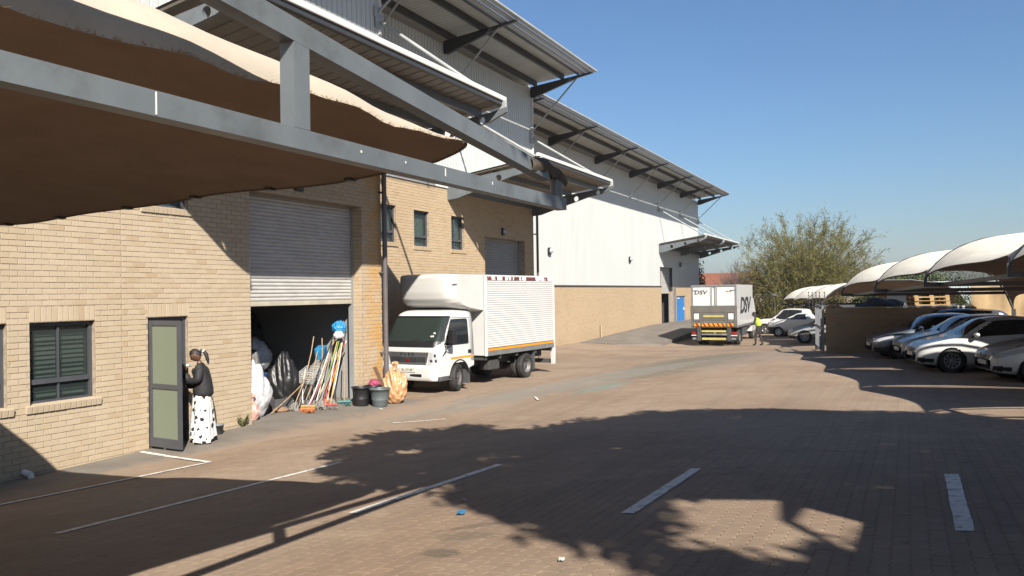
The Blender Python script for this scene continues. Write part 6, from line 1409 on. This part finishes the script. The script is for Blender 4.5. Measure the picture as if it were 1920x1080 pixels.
# ---------------------------------------------------------------- small things outside
m = MB(); m.lathe([(0, 0), (.075, 0), (.10, .15), (.105, .15), (.11, .17), (.095, .17), (.085, .13), (0, .13)], (0, 0, 0), 'z', 20); o = m.build('plant_pot', MATS['pipe_grey']); o.location = (.14, 10.48, gz(.14, 10.48)+.016); tag(o, 'small grey plant pot at the foot of the wall beside the woman', 'pot')
pm('weed_leaf', (.16, .17, .05), .8, var=.4, vs=20)
wd = empty('weed', (.05, 11.15, gz(.05, 11.15)+.01), 0, 'scraggy yellow-green weed growing at the foot of the brick wall', 'plant')
m = MB(); l = MB()
for k in range(34):
    a = R.uniform(-1.5, 1.5); L_ = R.uniform(.10, .26); e = Vector((abs(math.cos(a))*L_*.5, math.sin(a)*L_*.7, L_)); m.path([(0, 0, 0), e*.5+Vector((0, 0, .02)), e], [.004, .003, .002], 4)
    for j in range(6):
        p = e*R.uniform(.35, 1); u = Vector((R.uniform(-1, 1), R.uniform(-1, 1), R.uniform(-.3, 1))).normalized()*.035; v = u.cross(Vector((R.uniform(-1, 1), R.uniform(-1, 1), R.uniform(-1, 1)))).normalized()*.010; l.add([p, p+u*.5+v, p+u, p+u*.5-v], [(0, 1, 2, 3)])
m.build('stem', MATS['weed_leaf'], wd); q = l.build('leaves', MATS['weed_leaf'], wd); q['kind'] = 'stuff'
def litter(x, y, a, b, rz, mat, name, label, cat='litter'):
    m = MB(); P = [[((i/4-.5)*a, (j/4-.5)*b, .006+.012*math.sin(i*1.9+j*1.3)**2) for j in range(5)] for i in range(5)]; m.grid(P); m.grid([[(p[0], p[1], p[2]-.003) for p in r_] for r_ in P], flip=True)
    o = m.build(name, MATS[mat]); o.location = (x, y, gz(x, y)+.012); o.rotation_euler = (0, 0, rz); tag(o, label, cat)
litter(3.4, 17.02, .05, .55, .55, 'paper', 'paper_strip', 'narrow white paper strip lying on the sunlit paving'); litter(7.62, 6.17, .07, .11, .4, 'film_blue', 'plastic_scrap', 'crumpled blue plastic scrap on the paving at the edge of shade')
litter(7.35, 6.7, .03, .06, 1.2, 'paper', 'paper_scrap', 'tiny white paper scrap near the blue plastic'); litter(9.1, 4.95, .04, .05, .3, 'paper', 'paper_scrap', 'small torn white scrap at the lower edge of the tree shadow')
litter(.9, 14.35, .05, .2, 1.0, 'paper', 'paper_scrap', 'white shreds on the concrete by the buckets')
# ================================================================ TREES AND BACKGROUND
def leaf_mat(name, a, b, c, trans=.25):
    m, nt, bs = newmat(name); col = colour_ramp(nt, rnd_socket(nt), [(0, a), (.5, b), (1, c)]); nt.links.new(col, bs.inputs['Base Color']); bs.inputs['Roughness'].default_value = .7; bs.inputs['Specular IOR Level'].default_value = .2
    tl = N(nt, 'ShaderNodeBsdfTranslucent'); nt.links.new(col, tl.inputs[0]); ms = N(nt, 'ShaderNodeMixShader'); ms.inputs[0].default_value = trans; nt.links.new(bs.outputs[0], ms.inputs[1]); nt.links.new(tl.outputs[0], ms.inputs[2]); nt.links.new(ms.outputs[0], nt.nodes['Material Output'].inputs[0])
leaf_mat('leaf_olive', (.085, .083, .028), (.135, .128, .042), (.19, .172, .06), .35); leaf_mat('leaf_green', (.03, .045, .012), (.05, .07, .02), (.085, .10, .03)); leaf_mat('leaf_dark', (.018, .026, .012), (.03, .04, .016), (.05, .06, .025)); leaf_mat('twig_grey', (.10, .08, .075), (.14, .115, .105), (.19, .155, .14), 0)
leaf_mat('far_wood', (.035, .045, .030), (.05, .06, .038), (.07, .075, .05))
pm('bark_olive', (.20, .17, .07), .85, var=.3, vs=5); pm('bark_grey', (.13, .105, .09), .9, var=.3, vs=5); pm('bark_brown', (.10, .07, .05), .9, var=.3, vs=5)
def leaf_obj(name, P, U, V, rnd, mat, parent):
    """P centres, U half-length, V half-width vectors (n,3)"""
    n = len(P); vs = np.stack([P-U, P-V*.9+U*.05, P+U, P+V*.9+U*.05], 1).reshape(-1, 3); me = bpy.data.meshes.new(name)
    me.vertices.add(4*n); me.vertices.foreach_set('co', vs.astype(np.float32).ravel()); me.loops.add(4*n); me.loops.foreach_set('vertex_index', np.arange(4*n, dtype=np.int32))
    me.polygons.add(n); me.polygons.foreach_set('loop_start', np.arange(0, 4*n, 4, dtype=np.int32)); me.update(calc_edges=True)
    a = me.attributes.new('rnd', 'FLOAT', 'FACE'); a.data.foreach_set('value', np.asarray(rnd, np.float32)); me.validate(); me.materials.append(MATS[mat])
    o = link(name, me, parent); o['kind'] = 'stuff'; return o
def unit(v): return v/np.maximum(np.linalg.norm(v, axis=-1, keepdims=True), 1e-9)
def grow(rng, start, d0, L, r0, levels, spread, nb, up=.1, shrink=.68, segs=3, twist=.25):
    """returns branch paths [(points, radii, level)]"""
    out = []
    def rec(p, d, L, r, lv):
        pts = [p]; dd = d
        for s in range(segs): dd = unit(dd+rng.normal(0, twist, 3)*.35+np.array([0, 0, up*.35])); p = p+dd*L/segs; pts.append(p)
        out.append((pts, [r*(1-.45*k/segs) for k in range(segs+1)], lv))
        if lv == 0: return
        for k in range(nb[len(nb)-lv] if lv <= len(nb) else 3):
            i = rng.integers(1, segs+1) if k else segs; a = rng.normal(0, 1, 3); a = unit(a-dd*np.dot(a, dd)); nd = unit(dd+a*spread*rng.uniform(.6, 1.3)); rec(pts[i], nd, L*shrink*rng.uniform(.75, 1.15), r*.58, lv-1)
    rec(np.array(start, float), unit(np.array(d0, float)), L, r0, levels); return out
def branch_mesh(paths, name, mat, parent, minr=0.0, n=5, kind=None):
    m = MB()
    for pts, rd, lv in paths:
        if rd[0] >= minr: m.path(pts, rd, n if rd[0] > .03 else 3, True, False)
    o = m.build(name, MATS[mat], parent)
    if kind: o['kind'] = kind
    return o
# ---- large feathery acacia at the end of the yard
rng = np.random.default_rng(5)
base = Vector((4.3, 65.5, gz(4.3, 65.5))); T = empty('acacia_tree', base, 0, 'large feathery olive acacia tree at the far end of the yard', 'tree'); paths = []
m = MB(); m.path([(.3, 0, -.2), (.25, 0, .5), (.1, .1, 1.2), (-.1, .1, 1.9)], [.30, .26, .22, .16], 9); m.build('trunk', MATS['bark_olive'], T)
for k in range(190):     # limbs arch from the trunk out to an umbrella shell
    a = k*2.399963; v_ = (k+.5)/190; el = math.asin(min(1, .04+.96*v_)); rr = rng.uniform(.62, .97); q = np.array([5.5*math.cos(a)*math.cos(el)**.8*rr+.2, 5.2*math.sin(a)*math.cos(el)**.8*rr, 3.3+5.5*math.sin(el)**.85*rr-.9*(1-math.sin(el))*rng.random()])
    p0 = np.array([.05, .1, 1.0+.6*rng.random()]); p1 = p0+(q-p0)*np.array([.30, .30, .52]); pts = []
    for t in np.linspace(0, 1, 6): pts.append((1-t)**2*p0+2*t*(1-t)*p1+t*t*q+rng.normal(0, .08, 3)*(0 < t < 1))
    paths.append((pts, [.075*(1-.85*t) for t in np.linspace(0, 1, 6)], 2)); out = unit(pts[-1]-pts[-3])
    for j in range(7):
        s0 = pts[int(rng.integers(3, 6))]; d = unit(out*.7+rng.normal(0, .55, 3)+np.array([0, 0, .15])); L_ = rng.uniform(.7, 1.5); tw = [s0]
        for _ in range(3): d = unit(d+rng.normal(0, .14, 3)); tw.append(tw[-1]+d*L_/3)
        paths.append((tw, [.02, .014, .009, .004], 0))
branch_mesh(paths, 'branches', 'bark_olive', T)
P = []; U = []; V = []; rn = []
for pts, rd, lv in paths:
    if lv: continue
    pts = np.array(pts); shade = rng.uniform(.0, .65); main = unit(pts[-1]-pts[0])
    for k in range(21):
        t = rng.uniform(.1, 1.15)*(len(pts)-1); i = min(len(pts)-2, int(t)); c = pts[i]+(pts[i+1]-pts[i])*(t-i)+rng.normal(0, .13, 3); u = unit(main*.8+rng.normal(0, .45, 3)); v = unit(np.cross(u, rng.normal(0, 1, 3)))
        P.append(c); U.append(u*rng.uniform(.10, .24)); V.append(v*rng.uniform(.012, .026)); rn.append(min(1, max(.02, shade+rng.uniform(0, .35))))
# drooping skirt of finer twigs low on the left of the crown
for k in range(2600):
    a = rng.uniform(2.2, 5.2); r_ = 4.6*math.sqrt(rng.random()); c = np.array([-1.3+r_*math.cos(a)*.8, r_*math.sin(a)*.6-1.0, .9+2.6*rng.random()**1.3+.3*math.sin(a*3)]); u = unit(np.array([math.cos(a)*.5, math.sin(a)*.3, -.55])+rng.normal(0, .35, 3)); v = unit(np.cross(u, rng.normal(0, 1, 3))); P.append(c); U.append(u*rng.uniform(.10, .26)); V.append(v*rng.uniform(.012, .026)); rn.append(rng.uniform(.05, .8))
leaf_obj('crown', np.array(P), np.array(U), np.array(V), rn, 'leaf_olive', T)
# ---- bare grey tree left of it
def bare_tree(x, y, h, label, seed, mat='twig_grey'):
    rg = np.random.default_rng(seed); t = empty('bare_tree', (x, y, gz(x, y)), 0, label, 'tree', 'bare winter trees'); ps = []
    for k in range(6): a = k*1.05+rg.uniform(-.3, .3); ps += grow(rg, (0, 0, .3), (math.cos(a)*.42, math.sin(a)*.42, 1), h*.36, .07, 4, .42, [4, 4, 4, 3], .12, .72)
    branch_mesh([q for q in ps if q[2] >= 3], 'trunk', 'bark_grey', t); branch_mesh([q for q in ps if q[2] < 3], 'crown', mat, t, 0, 3, 'stuff'); return t
bare_tree(-.4, 70.0, 6.0, 'bare grey-purple winter tree left of the big acacia', 11); bare_tree(-2.8, 75.0, 6.0, 'bare winter tree in front of the orange roof', 12)
def shrub(name, x, y, rx, ry, h, n, mat, label, seed, z0=0, group=None, lw=.05, ll=.14):
    rg = np.random.default_rng(seed); t = empty(name, (x, y, gz(x, y)), 0, label, 'hedge' if 'hedge' in name else 'bush', group)
    th = rg.uniform(0, 2*math.pi, n); ph = np.arccos(rg.uniform(0, 1, n)); rr = .72+.28*rg.random(n)**.5; lump = 1+.14*np.sin(5*th+seed)*np.sin(3*ph)+.10*np.sin(11*th+4*ph)
    P = np.stack([rx*np.cos(th)*np.sin(ph)*rr*lump, ry*np.sin(th)*np.sin(ph)*rr*lump, z0+h*np.cos(ph)*rr*lump], 1); u = unit(rg.normal(0, 1, (n, 3))); v = unit(np.cross(u, rg.normal(0, 1, (n, 3))))
    leaf_obj('foliage', P, u*rg.uniform(.6, 1.2, (n, 1))*ll, v*lw, np.clip(rg.random(n)*.6+.4*np.sin(th*4+ph*5)**2, .02, 1), mat, t)
    m = MB()
    for k in range(5): m.path([(rg.uniform(-.3, .3)*rx, rg.uniform(-.3, .3)*ry, -.1), (rg.uniform(-.5, .5)*rx, rg.uniform(-.5, .5)*ry, h*.7)], [.06, .02], 5)
    m.build('stem', MATS['bark_brown'], t); return t
shrub('hedge', 11.5, 77, 5.5, 1.6, 4.6, 9000, 'leaf_green', 'tall mid green hedge behind the far carport', 3, lw=.07, ll=.16)
shrub('hedge', 3.5, 69.5, 5.2, 1.0, 2.6, 7000, 'leaf_dark', 'low dark hedge in the shadow under the acacia', 4, lw=.07, ll=.15); shrub('hedge', 9.8, 70.5, 3.4, 1.2, 3.0, 5000, 'leaf_dark', 'dark bushes between the acacia and the gate', 6, lw=.07, ll=.15)
shrub('bush', -5.6, 71, 1.0, 1.0, 6.0, 2500, 'leaf_dark', 'slim dark conifer at the corner of the far warehouse', 8, lw=.06, ll=.14)
shrub('bush', 13.2, 35.2, .55, .5, 2.25, 2600, 'leaf_green', 'small green bush behind the low wall left of the pallets', 9, lw=.02, ll=.05)
# ---- house with an orange tiled roof
pm('roof_orange', (.30, .105, .055), .85, var=.15, vs=1.5, dirt=(.2, .08, .05), dirt_amt=.4); pm('house_wall', (.40, .33, .26), .9)
H = empty('house', (-12, 112, -1), 0, 'house with orange tiled roof beyond the yard', 'house')
m = MB(); m.box(-17, -7.4, 108, 118, -1.5, 2.2); m.build('wall', MATS['house_wall'], H, True)
m = MB(); A_ = [(-17.6, 107.3, 2.1), (-6.8, 107.3, 2.1), (-6.8, 113, 4.9), (-17.6, 113, 4.9), (-6.8, 118.7, 2.1), (-17.6, 118.7, 2.1)]; m.add(A_, [(0, 1, 2, 3), (3, 2, 4, 5)]); m.add([(x, y, z-.18) for x, y, z in A_], [(3, 2, 1, 0), (5, 4, 2, 3)]); m.add([(-7.4, 108, 2.0), (-7.4, 118, 2.0), (-7.4, 113, 4.75)], [(0, 1, 2)]); rf = m.build('roof', MATS['roof_orange'], H, True)
me_ = MB(); me_.cbox(-.15, .15, 0, 6.35, 0, .05, .02); tm = me_.mesh('tile_row'); tm.materials.append(MATS['roof_orange'])
for k in range(34): o = link('tile_row', tm, rf); o.location = (-17.4+k*.32, 107.3, 2.1); o.rotation_euler = (math.atan2(2.8, 5.7), 0, 0)
# ---- wooded ridge on the horizon
xs = np.linspace(-900, 1500, 240); prof = 15+5*np.sin(xs/170+.5)+3*np.sin(xs/61)+1.2*np.sin(xs/23)
pm('hill_ground', (.07, .075, .045), .95, var=.2, vs=.02, co='pos')
m = MB(); m.grid([[(x, 560, -3), (x, 640, h*.45), (x, 720, h*.85), (x, 800, h), (x, 1000, h*.6)] for x, h in zip(xs, prof)], flip=True); hill = m.build('hill', MATS['hill_ground']); tag(hill, 'low wooded ridge on the horizon', 'hill', kind='structure')
n = 42000; rg = np.random.default_rng(3); cx = rg.uniform(-420, 700, 900); cy = rg.uniform(600, 800, 900); cr = rg.uniform(3.5, 9, 900); ci = rg.integers(0, 900, n)
hh = np.interp(cx, xs, prof)*np.interp(cy, [560, 640, 720, 800], [0, .45, .85, 1])
d = unit(rg.normal(0, 1, (n, 3))); d[:, 2] = np.abs(d[:, 2])*.9; P = np.stack([cx[ci], cy[ci], hh[ci]-.5], 1)+d*cr[ci][:, None]*rg.uniform(.75, 1.05, (n, 1)); u = unit(rg.normal(0, 1, (n, 3))); v = unit(np.cross(u, rg.normal(0, 1, (n, 3))))
o = leaf_obj('wooded_ridge', P, u*rg.uniform(.6, 1.2, (n, 1)), v*.7, np.clip(.25+.5*rg.random(n)+.25*(d[:, 2]), .02, 1), 'far_wood', None); tag(o, 'distant woodland covering the ridge on the horizon', 'woodland', kind='stuff')
# ---- lamp post by the far trees
m = MB(); m.tube((0, 0, 0), (0, 0, 2.7), .045, .035, 8); o = empty('lamp_post', (2.2, 63.3, gz(2.2, 63.3)), 0, 'small lamp post with flat round head by the far trees', 'lamp post'); m.build('pole', MATS['pipe_grey'], o)
m = MB(); m.lathe([(0, 2.66), (.40, 2.70), (.42, 2.76), (.2, 2.88), (0, 2.92)], (0, 0, 0), 'z', 18); m.build('lamp_head', MATS['pipe_grey'], o)
# ---- shade tree standing right of the camera; its shadow crosses the paving
poly = [(2.6, 11.8), (3.4, 9.6), (4.3, 8.7), (5.1, 8.0), (5.8, 7.5), (6.6, 7.1), (7.4, 6.8), (8.1, 6.3), (8.7, 5.6), (9.7, 4.9), (10.3, 3.9), (12, 3.6), (14, 6), (14, 13.4), (11.2, 14.4), (9.7, 14.8), (8, 14.8), (6.9, 14.7), (5.8, 13.4), (4.85, 12.5), (3.7, 13.2), (2.9, 12.7)]
def inside(x, y):
    c = False; j = len(poly)-1
    for i in range(len(poly)):
        (xi, yi), (xj, yj) = poly[i], poly[j]
        if (yi > y) != (yj > y) and x < (xj-xi)*(y-yi)/(yj-yi)+xi: c = not c
        j = i
    return c
Sv = np.array([.96, -1.0, 1.0]); rg = np.random.default_rng(21); cl = []
tb = Vector((15.0, 2.6, gz(15.0, 2.6))); ST = empty('shade_tree', tb, 0, 'broad leafy shade tree standing out of view right of the camera', 'tree')
while len(cl) < 620:
    x, y = rg.uniform(2.4, 14.2), rg.uniform(3.4, 15.6)
    if not inside(x, y) or ((x-10.25)/1.22)**2+((y-6.85)/1.75)**2 < 1: continue
    t = 5.2+3.2*rg.random(); c = np.array([x, y, gz(x, y)])+Sv*t
    if c[1] > 8.5 and c[0] < 13.0: continue
    cl.append(c)
P = []; U = []; V = []
for c in cl:
    k = 90; r_ = rg.uniform(.30, .55); p = c+unit(rg.normal(0, 1, (k, 3)))*(rg.random((k, 1))**.5)*r_*np.array([1.15, 1.15, .8]); u = unit(rg.normal(0, 1, (k, 3))); P.append(p); U.append(u*rg.uniform(.10, .16, (k, 1))); V.append(unit(np.cross(u, rg.normal(0, 1, (k, 3))))*.07)
P = np.concatenate(P); U = np.concatenate(U); V = np.concatenate(V)
keep = []
for p in P:
    a, b_, d_ = proj(p); keep.append(not (d_ > 0 and -40 < a < 1990 and b_ > -60))
keep = np.array(keep); print('shade leaves', len(P), keep.sum()); P, U, V = P[keep], U[keep], V[keep]
leaf_obj('crown', P-np.array(tb), U, V, rg.random(len(P))*.96+.02, 'leaf_green', ST)
m = MB(); m.path([(0, 0, -.2), (-.1, .1, 1.6), (-.3, .2, 3.2), (-.6, .4, 4.6)], [.34, .27, .23, .18], 10); m.build('trunk', MATS['bark_brown'], ST)
m = MB()
for c in cl[::11]:
    e = Vector(c)-tb; s0 = Vector((-.45, .3, 3.9)); md = s0.lerp(e, .5)+Vector((0, 0, .5)); pts = [s0, md, e]
    if all(not (proj(tb+q)[2] > 0 and -40 < proj(tb+q)[0] < 1990 and proj(tb+q)[1] > -60) for q in pts+[s0.lerp(md, .5), md.lerp(e, .5)]): m.path(pts, [.10, .05, .015], 5)
m.build('branches', MATS['bark_brown'], ST)
# ---- unseen carport added right of the camera to cast a straight shadow edge on the bays
K4 = empty('shade_carport', (16, 2, gz(16, 2)), 0, 'unseen flat shade carport added right of the camera to shade the bays', 'carport')
m = MB(); m.grid([[(13.15+5.2*i/14, -4+9.3*j/16, 3.12+.10*math.sin(math.pi*i/14)+.03*math.sin(j*1.7)) for j in range(17)] for i in range(15)]); m.build('shade_cloth', MATS['shade_cloth'], K4, True)
for x in (13.2, 18.3):
    for y in (-3.8, 5.0): m = MB(); m.cbox(x-.05, x+.05, y-.05, y+.05, gz(x, y)-.1, 3.1, .01); m.build('post', MATS['steel_grey'], K4, True)
    m = MB(); m.beam((x, -4, 3.07), (x, 5.3, 3.07), .07, .08); m.build('beam', MATS['steel_grey'], K4, True)

# ================================================================ HAZE
m = MB(); m.box(-1300, 1900, -800, 1100, -9, 45); hz = m.build('haze', None); hz['kind'] = 'stuff'
hm = bpy.data.materials.new('haze'); hm.use_nodes = True; hn = hm.node_tree; hn.nodes.remove(hn.nodes['Principled BSDF']); pv_ = hn.nodes.new('ShaderNodeVolumePrincipled'); pv_.inputs['Color'].default_value = (.80, .86, .95, 1); pv_.inputs['Density'].default_value = .00022
hn.links.new(pv_.outputs[0], hn.nodes['Material Output'].inputs['Volume']); hz.data.materials.append(hm)
